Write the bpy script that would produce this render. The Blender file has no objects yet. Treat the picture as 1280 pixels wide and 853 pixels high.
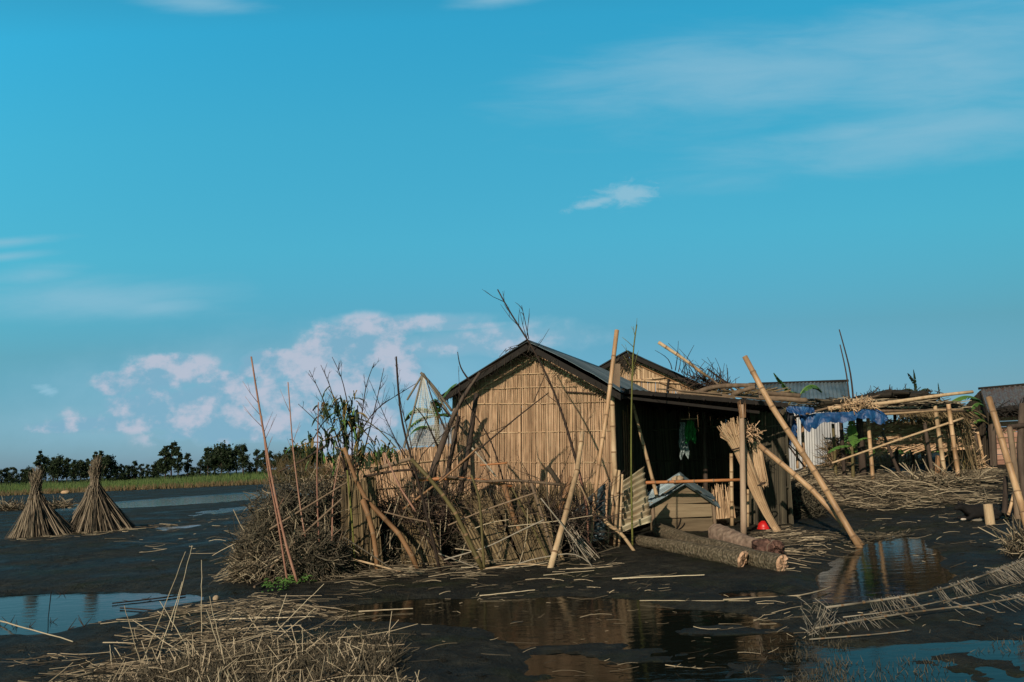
import bpy, math, random
import numpy as np
from mathutils import Vector
random.seed(7); rng = np.random.default_rng(11)
C = bpy.context.scene; COL = C.collection
R = math.radians

# ------------------------------------------------------------------ camera
FPX = 28/36*1280; H0 = 1.5; ROLL = math.atan(0.045)
PITCH = math.atan(147.5*math.cos(ROLL)/FPX)
_R0 = np.array([1,0,0.]); _F = np.array([0,math.cos(PITCH),math.sin(PITCH)]); _U0 = np.array([0,-math.sin(PITCH),math.cos(PITCH)])
_R = math.cos(ROLL)*_R0-math.sin(ROLL)*_U0; _U = math.sin(ROLL)*_R0+math.cos(ROLL)*_U0
from mathutils import Matrix
cd = bpy.data.cameras.new('camera'); cam = bpy.data.objects.new('camera', cd); COL.objects.link(cam)
cd.lens = 28; cd.sensor_width = 36; cd.clip_start = .05; cd.clip_end = 3000
cam.matrix_world = Matrix(((_R[0],_U[0],-_F[0],0),(_R[1],_U[1],-_F[1],0),(_R[2],_U[2],-_F[2],H0),(0,0,0,1)))
C.camera = cam
def ray(px,py):
    d = _F*FPX+_R*(px-640)+_U*(426.5-py); return d/d[1]
def P(px,py,Y): return np.array([0,0,H0])+ray(px,py)*Y

# ------------------------------------------------------------------ world and sun
SUN_EL, SUN_AZ = 27, 205
C.view_settings.view_transform = 'Standard'; C.view_settings.look = 'None'; C.view_settings.exposure = 0.0; C.view_settings.gamma = 1
W = bpy.data.worlds.new('World'); C.world = W; W.use_nodes = True
SKY_STR = 0.09
def build_world():
    nt = W.node_tree; N = nt.nodes; L = nt.links; N.clear()
    out = N.new('ShaderNodeOutputWorld'); bg = N.new('ShaderNodeBackground'); L.new(bg.outputs[0], out.inputs[0]); bg.inputs[1].default_value = SKY_STR
    sky = N.new('ShaderNodeTexSky'); sky.sky_type = 'NISHITA'; sky.sun_disc = False
    sky.sun_elevation = R(SUN_EL); sky.sun_rotation = R(SUN_AZ); sky.air_density = 1.0; sky.dust_density = .6; sky.ozone_density = 1.5
    tc = N.new('ShaderNodeTexCoord'); sep = N.new('ShaderNodeSeparateXYZ'); L.new(tc.outputs['Generated'], sep.inputs[0])
    def M(op,a,b=None,c=None,clamp=False):
        n = N.new('ShaderNodeMath'); n.operation = op; n.use_clamp = clamp
        for i,x in enumerate((a,b,c)):
            if x is None: continue
            if isinstance(x,(int,float)): n.inputs[i].default_value = x
            else: L.new(x, n.inputs[i])
        return n.outputs[0]
    yy = M('MAXIMUM', sep.outputs[1], .05)
    u = M('DIVIDE', sep.outputs[0], yy); v = M('DIVIDE', sep.outputs[2], yy)
    cmb = N.new('ShaderNodeCombineXYZ'); L.new(u, cmb.inputs[0]); L.new(v, cmb.inputs[1])
    def noise(scale, detail, sx=1, sy=1, off=0, rough=.55, dist=0):
        mp = N.new('ShaderNodeMapping'); L.new(cmb.outputs[0], mp.inputs[0]); mp.inputs['Scale'].default_value = (sx,sy,1); mp.inputs['Location'].default_value = (off,off*.7,off*.3)
        n = N.new('ShaderNodeTexNoise'); L.new(mp.outputs[0], n.inputs['Vector']); n.inputs['Scale'].default_value = scale
        n.inputs['Detail'].default_value = detail; n.inputs['Roughness'].default_value = rough; n.inputs['Distortion'].default_value = dist
        return n.outputs['Fac']
    def blob(px,py,a,b,rot=0):
        d = ray(px,py); du = M('SUBTRACT', u, float(d[0])); dv = M('SUBTRACT', v, float(d[2]))
        t = R(rot)+ROLL; c, s = math.cos(t), math.sin(t)
        x = M('DIVIDE', M('ADD', M('MULTIPLY', du, c), M('MULTIPLY', dv, s)), a/FPX)
        y = M('DIVIDE', M('SUBTRACT', M('MULTIPLY', dv, c), M('MULTIPLY', du, s)), b/FPX)
        r2 = M('ADD', M('MULTIPLY', x, x), M('MULTIPLY', y, y))
        return M('SUBTRACT', 1, M('SQRT', r2))
    def union(bl):
        o = blob(*bl[0])
        for b in bl[1:]: o = M('SMOOTH_MAX' if False else 'MAXIMUM', o, blob(*b))
        return M('MAXIMUM', o, -1.5)
    def sstep(x,a,b):
        n = N.new('ShaderNodeMapRange'); n.interpolation_type = 'SMOOTHSTEP'; L.new(x, n.inputs[0])
        n.inputs[1].default_value = a; n.inputs[2].default_value = b; return n.outputs[0]
    n_f = noise(19, 9, 1, 1.35, 3.1, .58); n_m = noise(26, 7, 1, 1.2, 7.7, .6); n_w = noise(5, 8, 1, 5.5, 1.3, .6, .4)
    # cumulus bank, anvil
    cum = union([(200,470,85,30),(150,478,40,22),(285,487,34,30),(250,520,95,22),(160,526,90,16),(345,505,46,42),(400,465,50,50),(436,432,70,38),(465,412,80,20),(370,520,60,36),(440,520,90,60),(320,535,150,22),(480,465,70,60),(230,505,160,30),(110,530,90,12),(300,520,170,18),(330,455,50,24)])
    ca = sstep(M('ADD', cum, M('MULTIPLY', M('SUBTRACT', n_f, .5), 1.75)), -.10, .42)
    ca = M('MULTIPLY', ca, sstep(cum, -.5, .2)); ca = M('MULTIPLY', ca, .8)
    anv = union([(510,404,150,15,-2),(450,402,60,16),(560,409,110,9,-3),(590,430,200,30)])
    aa = M('MULTIPLY', sstep(M('ADD', anv, M('MULTIPLY', M('SUBTRACT', n_f, .5), 1.0)), .0, .7), .78)
    # thin wisps
    wis = union([(110,372,170,26,-6),(200,384,70,16),(10,303,70,7,0),(10,321,60,6),(250,4,70,14,-8),(1170,165,270,38,4),(1060,168,110,18),(1190,80,210,85,6),(940,95,260,60,0),(1120,50,160,40),(620,0,60,10),(40,345,60,14)])
    wa = sstep(M('ADD', wis, M('MULTIPLY', M('SUBTRACT', n_w, .5), 1.9)), -.6, 1.25)
    wa = M('MULTIPLY', wa, .62)
    sml = union([(784,243,52,19,4),(750,252,50,8,9),(58,487,22,10,-12)])
    sa = M('MULTIPLY', sstep(M('ADD', sml, M('MULTIPLY', M('SUBTRACT', noise(34,9,1,2.0,5.5,.65,.5), .5), 2.2)), -.1, .9), .85)
    veil = union([(330,490,330,75),(480,470,200,60),(200,520,260,40)]); va = M('MULTIPLY', sstep(M('ADD', veil, M('MULTIPLY', M('SUBTRACT', n_f, .5), .8)), -.35, .9), .5)
    al0 = M('MAXIMUM', M('MAXIMUM', ca, aa), M('MAXIMUM', wa, sa)); al = M('MAXIMUM', al0, va)
    # sky colour: Nishita pulled towards the cyan of the photograph
    tint = N.new('ShaderNodeMix'); tint.data_type = 'RGBA'; tint.blend_type = 'MULTIPLY'; tint.inputs[0].default_value = 1
    # even out the sky model's brightness towards the photograph's flat cyan: one colour factor by elevation, one by azimuth
    vr = N.new('ShaderNodeMapRange'); L.new(v, vr.inputs[0]); vr.inputs[2].default_value = 2.0
    rp = N.new('ShaderNodeValToRGB'); el = rp.color_ramp.elements
    for i,(p_,c_) in enumerate(SKY_RAMP):
        x = el[i] if i<2 else el.new(p_/2)
        x.position = p_/2; x.color = (c_[0]/2.4,c_[1]/2.4,c_[2]/2.4,1)
    L.new(vr.outputs[0], rp.inputs[0])
    uc = M('MINIMUM', M('MAXIMUM', u, -.9), .9); az = M('MULTIPLY', M('POWER', .74, uc), 2.4)
    sc = N.new('ShaderNodeVectorMath'); sc.operation = 'SCALE'; L.new(rp.outputs[0], sc.inputs[0]); L.new(az, sc.inputs['Scale'])
    L.new(sky.outputs[0], tint.inputs[6]); L.new(sc.outputs[0], tint.inputs[7])
    # cloud colour: lit pink white to blue grey where thick parts shade each other
    sh = sstep(M('ADD', n_m, M('MULTIPLY', M('SUBTRACT', n_f, .5), 1.6)), .38, .74)
    cc = N.new('ShaderNodeMix'); cc.data_type = 'RGBA'; L.new(sh, cc.inputs[0])
    k = 1/SKY_STR
    cc.inputs[6].default_value = (.20*k,.40*k,.55*k,1); cc.inputs[7].default_value = (.60*k,.56*k,.66*k,1)
    wc = N.new('ShaderNodeMix'); wc.data_type = 'RGBA'; L.new(M('MAXIMUM',ca,M('MULTIPLY',aa,.8)), wc.inputs[0]); wc.inputs[6].default_value = (.28*k,.52*k,.66*k,1); L.new(cc.outputs[2], wc.inputs[7])
    fm = N.new('ShaderNodeMix'); fm.data_type = 'RGBA'; L.new(al, fm.inputs[0]); L.new(tint.outputs[2], fm.inputs[6]); L.new(wc.outputs[2], fm.inputs[7])
    L.new(fm.outputs[2], bg.inputs[0])
SKY_RAMP = [(0.0,(.33,.53,.98)),(2.0,(.42,.52,.50)),(.08,(.325,.62,.84)),(.155,(.34,.74,.80)),(.28,(.36,1.27,1.20)),(.44,(.37,1.72,1.60)),(.59,(.32,2.05,1.98)),(1.0,(.34,1.05,1.0))]
build_world()
sd = bpy.data.lights.new('sun','SUN'); sd.energy = 4.6; sd.angle = R(.6); sd.color = (1,.83,.66)
so = bpy.data.objects.new('sun', sd); COL.objects.link(so)
_az = R(SUN_AZ); sv = Vector((math.sin(_az)*math.cos(R(SUN_EL)), math.cos(_az)*math.cos(R(SUN_EL)), math.sin(R(SUN_EL))))
so.rotation_euler = sv.to_track_quat('Z','Y').to_euler(); so.location = (-6,-12,9)

# ------------------------------------------------------------------ noise and terrain
_tab = rng.random((64,64))
def vnoise(x,y):
    xi = np.floor(x).astype(int); yi = np.floor(y).astype(int); fx = x-xi; fy = y-yi
    fx = fx*fx*(3-2*fx); fy = fy*fy*(3-2*fy)
    g = lambda a,b: _tab[a%64,b%64]
    return (g(xi,yi)*(1-fx)+g(xi+1,yi)*fx)*(1-fy)+(g(xi,yi+1)*(1-fx)+g(xi+1,yi+1)*fx)*fy
def fbm(x,y,o=4):
    s = 0; a = .5
    for i in range(o): s = s+a*vnoise(x+17.3*i,y+9.1*i); x = x*2.03; y = y*2.03; a *= .5
    return s
def g0(px,py,z=0.):
    d = ray(px,py); t = (H0-z)/(-d[2]); return (d[0]*t, d[1]*t)
PUD = [[(-60,748),(0,745),(100,740),(200,740),(262,746),(246,756),(180,766),(110,782),(60,795),(0,798),(-80,802)],
 [(385,762),(450,755),(520,750),(640,749),(700,747),(800,750),(850,762),(930,770),(985,778),(1000,795),(1040,812),(1130,808),(1220,802),(1290,800),(1400,800),(1500,960),(640,960),(660,860),(655,812),(600,786),(520,780),(430,776)],
 [(1012,744),(1030,715),(1062,690),(1082,676),(1104,668),(1150,671),(1165,690),(1180,712),(1186,732),(1150,745),(1100,751),(1042,758),(1010,756)],
 [(60,640),(150,636),(250,630),(340,622),(430,616),(430,611),(330,614),(230,621),(150,627),(60,632)],
 [(186,661),(215,658),(252,656),(245,660),(205,664)],
 [(250,640),(300,634),(330,631),(300,637),(270,642)],
 [(900,742),(960,738),(990,744),(960,752),(905,750)]]
PUDW = [np.array([g0(*p) for p in q]) for q in PUD]
def sdist(x,y,poly):
    n = len(poly); best = np.full(x.shape,1e9); ins = np.zeros(x.shape,bool)
    for i in range(n):
        ax,ay = poly[i]; bx,by = poly[(i+1)%n]
        ex,ey = bx-ax,by-ay; wx,wy = x-ax,y-ay
        t = np.clip((wx*ex+wy*ey)/(ex*ex+ey*ey+1e-12),0,1)
        best = np.minimum(best,(wx-ex*t)**2+(wy-ey*t)**2)
        c = ((ay<=y)&(by>y)|(by<=y)&(ay>y)); 
        with np.errstate(divide='ignore',invalid='ignore'):
            xx = ax+(y-ay)/(by-ay if by!=ay else 1e-9)*ex
        ins ^= c&(x<xx)
    d = np.sqrt(best); return np.where(ins,-d,d)
def ss(x,a,b):
    t = np.clip((x-a)/(b-a),0,1); return t*t*(3-2*t)
def Hm(x,y):
    x = np.asarray(x,float); y = np.asarray(y,float)
    h = .045+.10*(fbm(x*.35,y*.35)-.47)+.035*(fbm(x*2.1+5,y*2.1)-.47)+.034*(fbm(x*6,y*6,4)-.47)*(1+1.2*ss(fbm(x*.6+9,y*.6,2),.4,.6))
    h = h+.03*np.exp(-((y-14)/5)**2)                       # the homestead stands slightly higher
    md = ss(x,4.2+.3*(y-18),7.2+.3*(y-18))                 # raised yard to the right rear
    h = h+md*(.55*ss(y,16.3,20.5)+.38*ss(y,20.5,25.5))*(1-ss(y,32,46))
    h = h+1.0*ss(y,84,97)*(1-ss(x,30,60))*.5               # far bank
    h = h-.35*ss(y,48,56)*(1-ss(y,68,84))*ss(x,8,16)       # water behind the yard
    for i,q in enumerate(PUDW):
        m = q.min(0)-3; M_ = q.max(0)+3
        k = (x>m[0])&(x<M_[0])&(y>m[1])&(y<M_[1])
        if not np.any(k): continue
        sdv = sdist(x[k] if x.ndim else x,y[k] if y.ndim else y,q) if x.ndim else sdist(x[None],y[None],q)
        xa = x[k] if x.ndim else x[None]; ya = y[k] if y.ndim else y[None]
        w = .22 if ya.mean()<25 else .9
        sdv = sdv+w*1.6*(fbm(xa*1.7+3,ya*1.7,4)-.47)
        s = ss(sdv,-w*1.4,w*1.4)
        # islands of mud inside the large foreground pool
        isl = ss(fbm(xa*1.3+40,ya*2.6+2,4)-.22*ss(ya,6.9,7.5)-.05*ss(xa,1.0,2.4),.45,.56)*.6*(i==1)*ss(-xa,-4.5,-3.0)
        s = np.maximum(s,isl)
        if x.ndim: h[k] = h[k]*s+(-.05)*(1-s)
        else: h = (h*s+(-.05)*(1-s))[0]
    return h
def H1(x,y): return float(Hm(np.array([x]),np.array([y]))[0])
def hit(px,py,up=0):
    d = ray(px,py); ys = np.concatenate([np.arange(3,40,.04),np.geomspace(40,600,400)])
    z = H0+d[2]*ys; h = Hm(d[0]*ys,ys); k = np.argmax(z<=h) if np.any(z<=h) else len(ys)-1
    Y = ys[k]; return np.array([d[0]*Y,Y,h[k]+up])
def hY(px,py): return hit(px,py)[1]
def onplane(px,py,p0,n):
    d = ray(px,py); o = np.array([0,0,H0]); t = np.dot(np.array(p0)-o,n)/np.dot(d,n); return o+d*t

# ------------------------------------------------------------------ materials
def pm(name, c1, c2, c3=None, rough=.8, scale=8, stretch=(1,1,1), bump=.3, spec=.25, rw=.5, metal=0, detail=5, trans=0, bdist=.01):
    m = bpy.data.materials.new(name); m.use_nodes = True; nt = m.node_tree; N = nt.nodes; L = nt.links
    b = N['Principled BSDF']; b.inputs['Roughness'].default_value = rough; b.inputs['Specular IOR Level'].default_value = spec; b.inputs['Metallic'].default_value = metal
    tc = N.new('ShaderNodeTexCoord'); mp = N.new('ShaderNodeMapping'); L.new(tc.outputs['Object'], mp.inputs[0]); mp.inputs['Scale'].default_value = stretch
    n = N.new('ShaderNodeTexNoise'); L.new(mp.outputs[0], n.inputs['Vector']); n.inputs['Scale'].default_value = scale; n.inputs['Detail'].default_value = detail
    at = N.new('ShaderNodeAttribute'); at.attribute_name = 'rnd'
    mx = N.new('ShaderNodeMix'); mx.inputs[0].default_value = rw; L.new(n.outputs['Fac'], mx.inputs[2]); L.new(at.outputs['Fac'], mx.inputs[3])
    cr = N.new('ShaderNodeValToRGB'); e = cr.color_ramp.elements; lo = .25 if rw<.3 else .15
    e[0].position = lo; e[0].color = (*c1,1); e[1].position = 1-lo; e[1].color = (*(c3 or c2),1)
    if c3: x = e.new(.5); x.color = (*c2,1)
    L.new(mx.outputs[0], cr.inputs[0]); L.new(cr.outputs[0], b.inputs['Base Color'])
    bp = N.new('ShaderNodeBump'); bp.inputs['Strength'].default_value = bump; bp.inputs['Distance'].default_value = bdist; L.new(n.outputs['Fac'], bp.inputs['Height']); L.new(bp.outputs[0], b.inputs['Normal'])
    if trans: b.inputs['Transmission Weight'].default_value = trans
    return m
M = {}
M['straw'] = pm('straw',(.13,.08,.045),(.42,.275,.16),(.62,.445,.285),scale=13,stretch=(1,1,.35),rw=.5)
M['straw_new'] = pm('straw_fresh',(.17,.11,.058),(.40,.275,.16),(.56,.42,.26),scale=5,rw=.6)
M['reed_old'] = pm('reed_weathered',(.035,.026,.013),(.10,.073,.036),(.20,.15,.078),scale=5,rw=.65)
M['reed_dark'] = pm('reed_shaded_grey',(.02,.018,.012),(.05,.045,.03),(.10,.085,.055),scale=5,rw=.65)  # dark reed; on mats and thicket its tone includes shade
M['litter'] = pm('straw_litter',(.022,.018,.011),(.085,.068,.042),(.34,.285,.19),scale=5,rw=.8)
M['jute'] = pm('jute_sticks',(.022,.019,.014),(.085,.07,.048),(.24,.195,.135),scale=5,rw=.75)
M['white_reed'] = pm('bleached_reed',(.06,.052,.038),(.18,.16,.12),(.36,.32,.25),scale=6,rw=.6)
M['bamboo'] = pm('bamboo_tan',(.12,.07,.035),(.36,.225,.115),(.55,.39,.225),rough=.55,scale=11,stretch=(1,1,.25),rw=.38,spec=.4,bump=.15)
M['bamboo_pale'] = pm('bamboo_pale',(.13,.09,.05),(.38,.27,.155),(.56,.44,.28),rough=.6,scale=13,stretch=(1,1,.25),rw=.38)
M['bamboo_brown'] = pm('bamboo_brown',(.07,.038,.018),(.19,.105,.05),(.30,.17,.08),rough=.6,scale=9,stretch=(1,1,.25),rw=.3)
M['bamboo_orange'] = pm('bamboo_orange',(.26,.10,.035),(.46,.21,.085),rough=.5,scale=8,rw=.3)
M['bamboo_olive'] = pm('bamboo_olive',(.05,.042,.016),(.14,.115,.045),rough=.6,scale=9,rw=.3)
M['node'] = pm('bamboo_node_ring',(.12,.075,.04),(.24,.155,.085),rough=.8,scale=20,rw=.2)
M['stalk_red'] = pm('reddish_stalk',(.13,.06,.042),(.27,.14,.095),(.38,.24,.17),rough=.6,scale=12,stretch=(1,1,.4),rw=.3)
M['stalk_green'] = pm('green_stalk',(.06,.07,.015),(.17,.17,.04),rough=.6,scale=12,rw=.3)
M['twig'] = pm('dark_twig',(.010,.007,.005),(.032,.021,.015),(.062,.042,.028),rough=.8,scale=12,rw=.5)
M['wood_grey'] = pm('weathered_wood',(.05,.035,.024),(.16,.115,.075),(.26,.19,.125),scale=10,stretch=(1,1,.25),rw=.3,bump=.6,bdist=.02)
M['trunk'] = pm('dark_trunk_bark',(.018,.013,.010),(.055,.04,.03),(.10,.075,.055),scale=10,stretch=(1,1,.25),rw=.3,bump=.8,bdist=.03)
M['plank'] = pm('plank_wood',(.06,.045,.026),(.17,.13,.078),(.28,.22,.135),scale=6,stretch=(.35,2,5),rw=.45,bump=.5)
M['bark'] = pm('log_bark',(.022,.018,.010),(.10,.082,.05),(.26,.215,.15),scale=27,rw=.1,bump=1.0,bdist=.05,detail=9)
M['bark_pale'] = pm('log_bark_pale',(.08,.055,.038),(.20,.145,.105),(.32,.245,.18),scale=12,rw=.1,bump=.8,bdist=.04,detail=8)
M['cut'] = pm('fresh_cut_wood',(.16,.08,.05),(.40,.25,.155),(.55,.39,.27),scale=14,rw=.3,bump=1,bdist=.03)
M['knot_red'] = pm('reddish_wood_knot',(.022,.014,.011),(.085,.045,.034),(.30,.17,.125),scale=14,rw=.2,bump=1,bdist=.06)
M['tin'] = pm('tin_steel',(.10,.13,.14),(.22,.26,.27),(.34,.37,.37),rough=.42,scale=3,stretch=(1,1,1),rw=.4,metal=.55,bump=.08,spec=.5)
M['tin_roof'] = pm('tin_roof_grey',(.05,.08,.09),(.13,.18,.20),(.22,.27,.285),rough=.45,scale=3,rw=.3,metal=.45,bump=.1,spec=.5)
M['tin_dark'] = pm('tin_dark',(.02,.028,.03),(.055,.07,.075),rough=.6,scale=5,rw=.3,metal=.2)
M['tin_wall'] = pm('tin_wall_pale',(.20,.22,.23),(.36,.38,.385),(.48,.50,.48),rough=.5,scale=3,stretch=(2,2,.6),rw=.45,metal=.25,bump=.05)
M['tin_rust'] = pm('tin_tan',(.16,.10,.05),(.34,.31,.21),(.46,.44,.33),rough=.55,scale=5,rw=.3,metal=.2,bump=.1)
M['tin_roof_rust'] = pm('tin_roof_rusty',(.10,.04,.02),(.13,.16,.165),(.26,.28,.28),rough=.55,scale=4,stretch=(2,2,.5),rw=.3,metal=.2,bump=.1)
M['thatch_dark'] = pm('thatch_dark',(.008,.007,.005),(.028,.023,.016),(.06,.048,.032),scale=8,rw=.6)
M['black_sheet'] = pm('black_plastic',(.006,.007,.008),(.02,.022,.024),rough=.6,scale=8,rw=.2,bump=.6,bdist=.05)
M['leaf'] = pm('leaf_green',(.018,.045,.012),(.05,.12,.025),(.10,.20,.04),rough=.5,scale=6,rw=.6,spec=.3)
M['leaf_dry'] = pm('leaf_wilted',(.02,.02,.007),(.07,.065,.02),(.25,.17,.05),rough=.7,scale=6,rw=.8)
M['leaf_dark'] = pm('leaf_dark',(.006,.012,.005),(.014,.028,.010),(.03,.05,.016),rough=.7,scale=2,rw=.6)
M['grass'] = pm('grass_blade',(.014,.034,.006),(.036,.075,.012),(.075,.11,.025),rough=.7,scale=2,rw=.7)
M['grass_dry'] = pm('bank_reed',(.03,.03,.010),(.075,.055,.022),(.12,.08,.035),rough=.7,scale=2,rw=.7)
M['tarp'] = pm('blue_tarp',(.005,.022,.07),(.007,.05,.15),(.014,.10,.23),rough=.5,scale=7,rw=.2,bump=.6,bdist=.05,spec=.4)
M['red'] = pm('red_plastic',(.35,.008,.008),(.6,.015,.012),rough=.4,scale=8,rw=.2,bump=.05,spec=.5)
M['stone'] = pm('pale_stone',(.22,.17,.11),(.42,.33,.22),scale=16,rw=.1,bump=.8,bdist=.02)
M['cloth_green'] = pm('green_cloth',(.005,.06,.015),(.01,.16,.03),scale=9,rw=.2)
M['cloth_print'] = pm('printed_cloth',(.02,.03,.03),(.12,.16,.16),(.45,.5,.5),scale=34,rw=.0,bump=.1)
M['net'] = pm('net_cloth',(.42,.42,.38),(.6,.6,.55),scale=14,rw=.2)
M['fur'] = pm('black_fur',(.004,.004,.004),(.014,.012,.011),rough=.8,scale=30,rw=.2,bump=.5)
M['fur_white'] = pm('white_fur',(.35,.30,.24),(.6,.55,.46),rough=.9,scale=30,rw=.2)
M['board_red'] = pm('reddish_boards',(.18,.09,.06),(.38,.22,.155),(.50,.34,.25),scale=4,stretch=(.5,.5,4),rw=.5,bump=.3)
M['rot'] = pm('shade_black_edge',(.007,.006,.005),(.022,.018,.014),scale=8,rw=.3,bump=.5)  # near-black edge colour with the shade under roof verges painted in

def mat_ground():
    m = bpy.data.materials.new('wet_mud'); m.use_nodes = True; nt = m.node_tree; N = nt.nodes; L = nt.links; b = N['Principled BSDF']
    tc = N.new('ShaderNodeTexCoord')
    def nz(s,d,rough=.6,st=(1,1,1)):
        mp = N.new('ShaderNodeMapping'); L.new(tc.outputs['Object'], mp.inputs[0]); mp.inputs['Scale'].default_value = st
        n = N.new('ShaderNodeTexNoise'); L.new(mp.outputs[0], n.inputs['Vector']); n.inputs['Scale'].default_value = s; n.inputs['Detail'].default_value = d; n.inputs['Roughness'].default_value = rough; return n.outputs['Fac']
    a = nz(.55,8,.65); c = nz(5,8,.7); g = nz(.9,6,.6,(1,1.5,1)); f = nz(24,5,.7)
    r1 = N.new('ShaderNodeValToRGB'); e = r1.color_ramp.elements; e[0].position = .35; e[0].color = (.008,.010,.010,1); e[1].position = .68; e[1].color = (.034,.036,.030,1); L.new(a, r1.inputs[0])
    r2 = N.new('ShaderNodeValToRGB'); e = r2.color_ramp.elements; e[0].position = .5; e[0].color = (0,0,0,1); e[1].position = .68; e[1].color = (1,1,1,1); L.new(g, r2.inputs[0])
    mx = N.new('ShaderNodeMix'); mx.data_type = 'RGBA'; L.new(r2.outputs[0], mx.inputs[0]); L.new(r1.outputs[0], mx.inputs[6]); mx.inputs[7].default_value = (.019,.024,.011,1)
    pz = nz(1.7,7,.7,(1,1.4,1)); r4 = N.new('ShaderNodeValToRGB'); e = r4.color_ramp.elements; e[0].position = .54; e[0].color = (0,0,0,1); e[1].position = .7; e[1].color = (.7,.7,.7,1); L.new(pz, r4.inputs[0])
    mp2 = N.new('ShaderNodeMix'); mp2.data_type = 'RGBA'; L.new(r4.outputs[0], mp2.inputs[0]); L.new(mx.outputs[2], mp2.inputs[6]); mp2.inputs[7].default_value = (.046,.043,.031,1); mx = mp2
    # far meadow turns green beyond the river bank
    sp = N.new('ShaderNodeSeparateXYZ'); L.new(tc.outputs['Object'], sp.inputs[0]); mr = N.new('ShaderNodeMapRange'); L.new(sp.outputs[1], mr.inputs[0]); mr.inputs[1].default_value = 84; mr.inputs[2].default_value = 92
    m2 = N.new('ShaderNodeMix'); m2.data_type = 'RGBA'; L.new(mr.outputs[0], m2.inputs[0]); L.new(mx.outputs[2], m2.inputs[6]); m2.inputs[7].default_value = (.018,.030,.009,1)
    mv = N.new('ShaderNodeMix'); mv.data_type = 'RGBA'; mv.blend_type = 'MULTIPLY'; mv.inputs[0].default_value = .9; L.new(m2.outputs[2], mv.inputs[6])
    r3 = N.new('ShaderNodeValToRGB'); e = r3.color_ramp.elements; e[0].position = .3; e[0].color = (.25,.25,.25,1); e[1].position = .68; e[1].color = (1.9,1.8,1.6,1); L.new(c, r3.inputs[0]); L.new(r3.outputs[0], mv.inputs[7])
    L.new(mv.outputs[2], b.inputs['Base Color'])
    rr = N.new('ShaderNodeMapRange'); L.new(a, rr.inputs[0]); rr.inputs[1].default_value = .35; rr.inputs[2].default_value = .6; rr.inputs[3].default_value = .45; rr.inputs[4].default_value = .85; L.new(rr.outputs[0], b.inputs['Roughness'])
    b.inputs['Specular IOR Level'].default_value = .13
    ad = N.new('ShaderNodeMath'); L.new(c, ad.inputs[0]); mf = N.new('ShaderNodeMath'); mf.operation = 'MULTIPLY'; L.new(f, mf.inputs[0]); mf.inputs[1].default_value = .35; L.new(mf.outputs[0], ad.inputs[1])
    bp = N.new('ShaderNodeBump'); bp.inputs['Strength'].default_value = 1; bp.inputs['Distance'].default_value = .16; L.new(ad.outputs[0], bp.inputs['Height']); L.new(bp.outputs[0], b.inputs['Normal'])
    return m
def mat_water():
    m = bpy.data.materials.new('still_water'); m.use_nodes = True; nt = m.node_tree; N = nt.nodes; L = nt.links; b = N['Principled BSDF']
    b.inputs['Base Color'].default_value = (.006,.008,.006,1); b.inputs['Roughness'].default_value = .03; b.inputs['IOR'].default_value = 1.33; b.inputs['Specular IOR Level'].default_value = .085
    tc = N.new('ShaderNodeTexCoord'); mp = N.new('ShaderNodeMapping'); L.new(tc.outputs['Object'], mp.inputs[0]); mp.inputs['Scale'].default_value = (1,2.2,1)
    n = N.new('ShaderNodeTexNoise'); L.new(mp.outputs[0], n.inputs['Vector']); n.inputs['Scale'].default_value = 3; n.inputs['Detail'].default_value = 7
    bp = N.new('ShaderNodeBump'); bp.inputs['Strength'].default_value = .45; bp.inputs['Distance'].default_value = .009; sp = N.new('ShaderNodeSeparateXYZ'); L.new(tc.outputs['Object'], sp.inputs[0]); wr = N.new('ShaderNodeMapRange'); L.new(sp.outputs[1], wr.inputs[0]); wr.inputs[1].default_value = 20; wr.inputs[2].default_value = 50; wr.inputs[3].default_value = 1; wr.inputs[4].default_value = 14; wm = N.new('ShaderNodeMath'); wm.operation = 'MULTIPLY'; L.new(n.outputs['Fac'], wm.inputs[0]); L.new(wr.outputs[0], wm.inputs[1]); L.new(wm.outputs[0], bp.inputs['Height']); L.new(bp.outputs[0], b.inputs['Normal'])
    return m
M['reed_bright'] = pm('sun_bleached_reed',(.16,.13,.08),(.40,.34,.23),(.56,.49,.34),scale=7,rw=.5)
M['stub'] = pm('cut_reed_stubble',(.018,.014,.009),(.085,.07,.043),(.38,.32,.22),scale=5,rw=.8)
M['wood_tan'] = pm('weathered_tan_wood',(.12,.08,.05),(.28,.20,.135),(.40,.30,.21),scale=10,stretch=(1,1,.2),rw=.3,bump=.6,bdist=.02)
M['mud'] = mat_ground(); M['water'] = mat_water()

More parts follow.
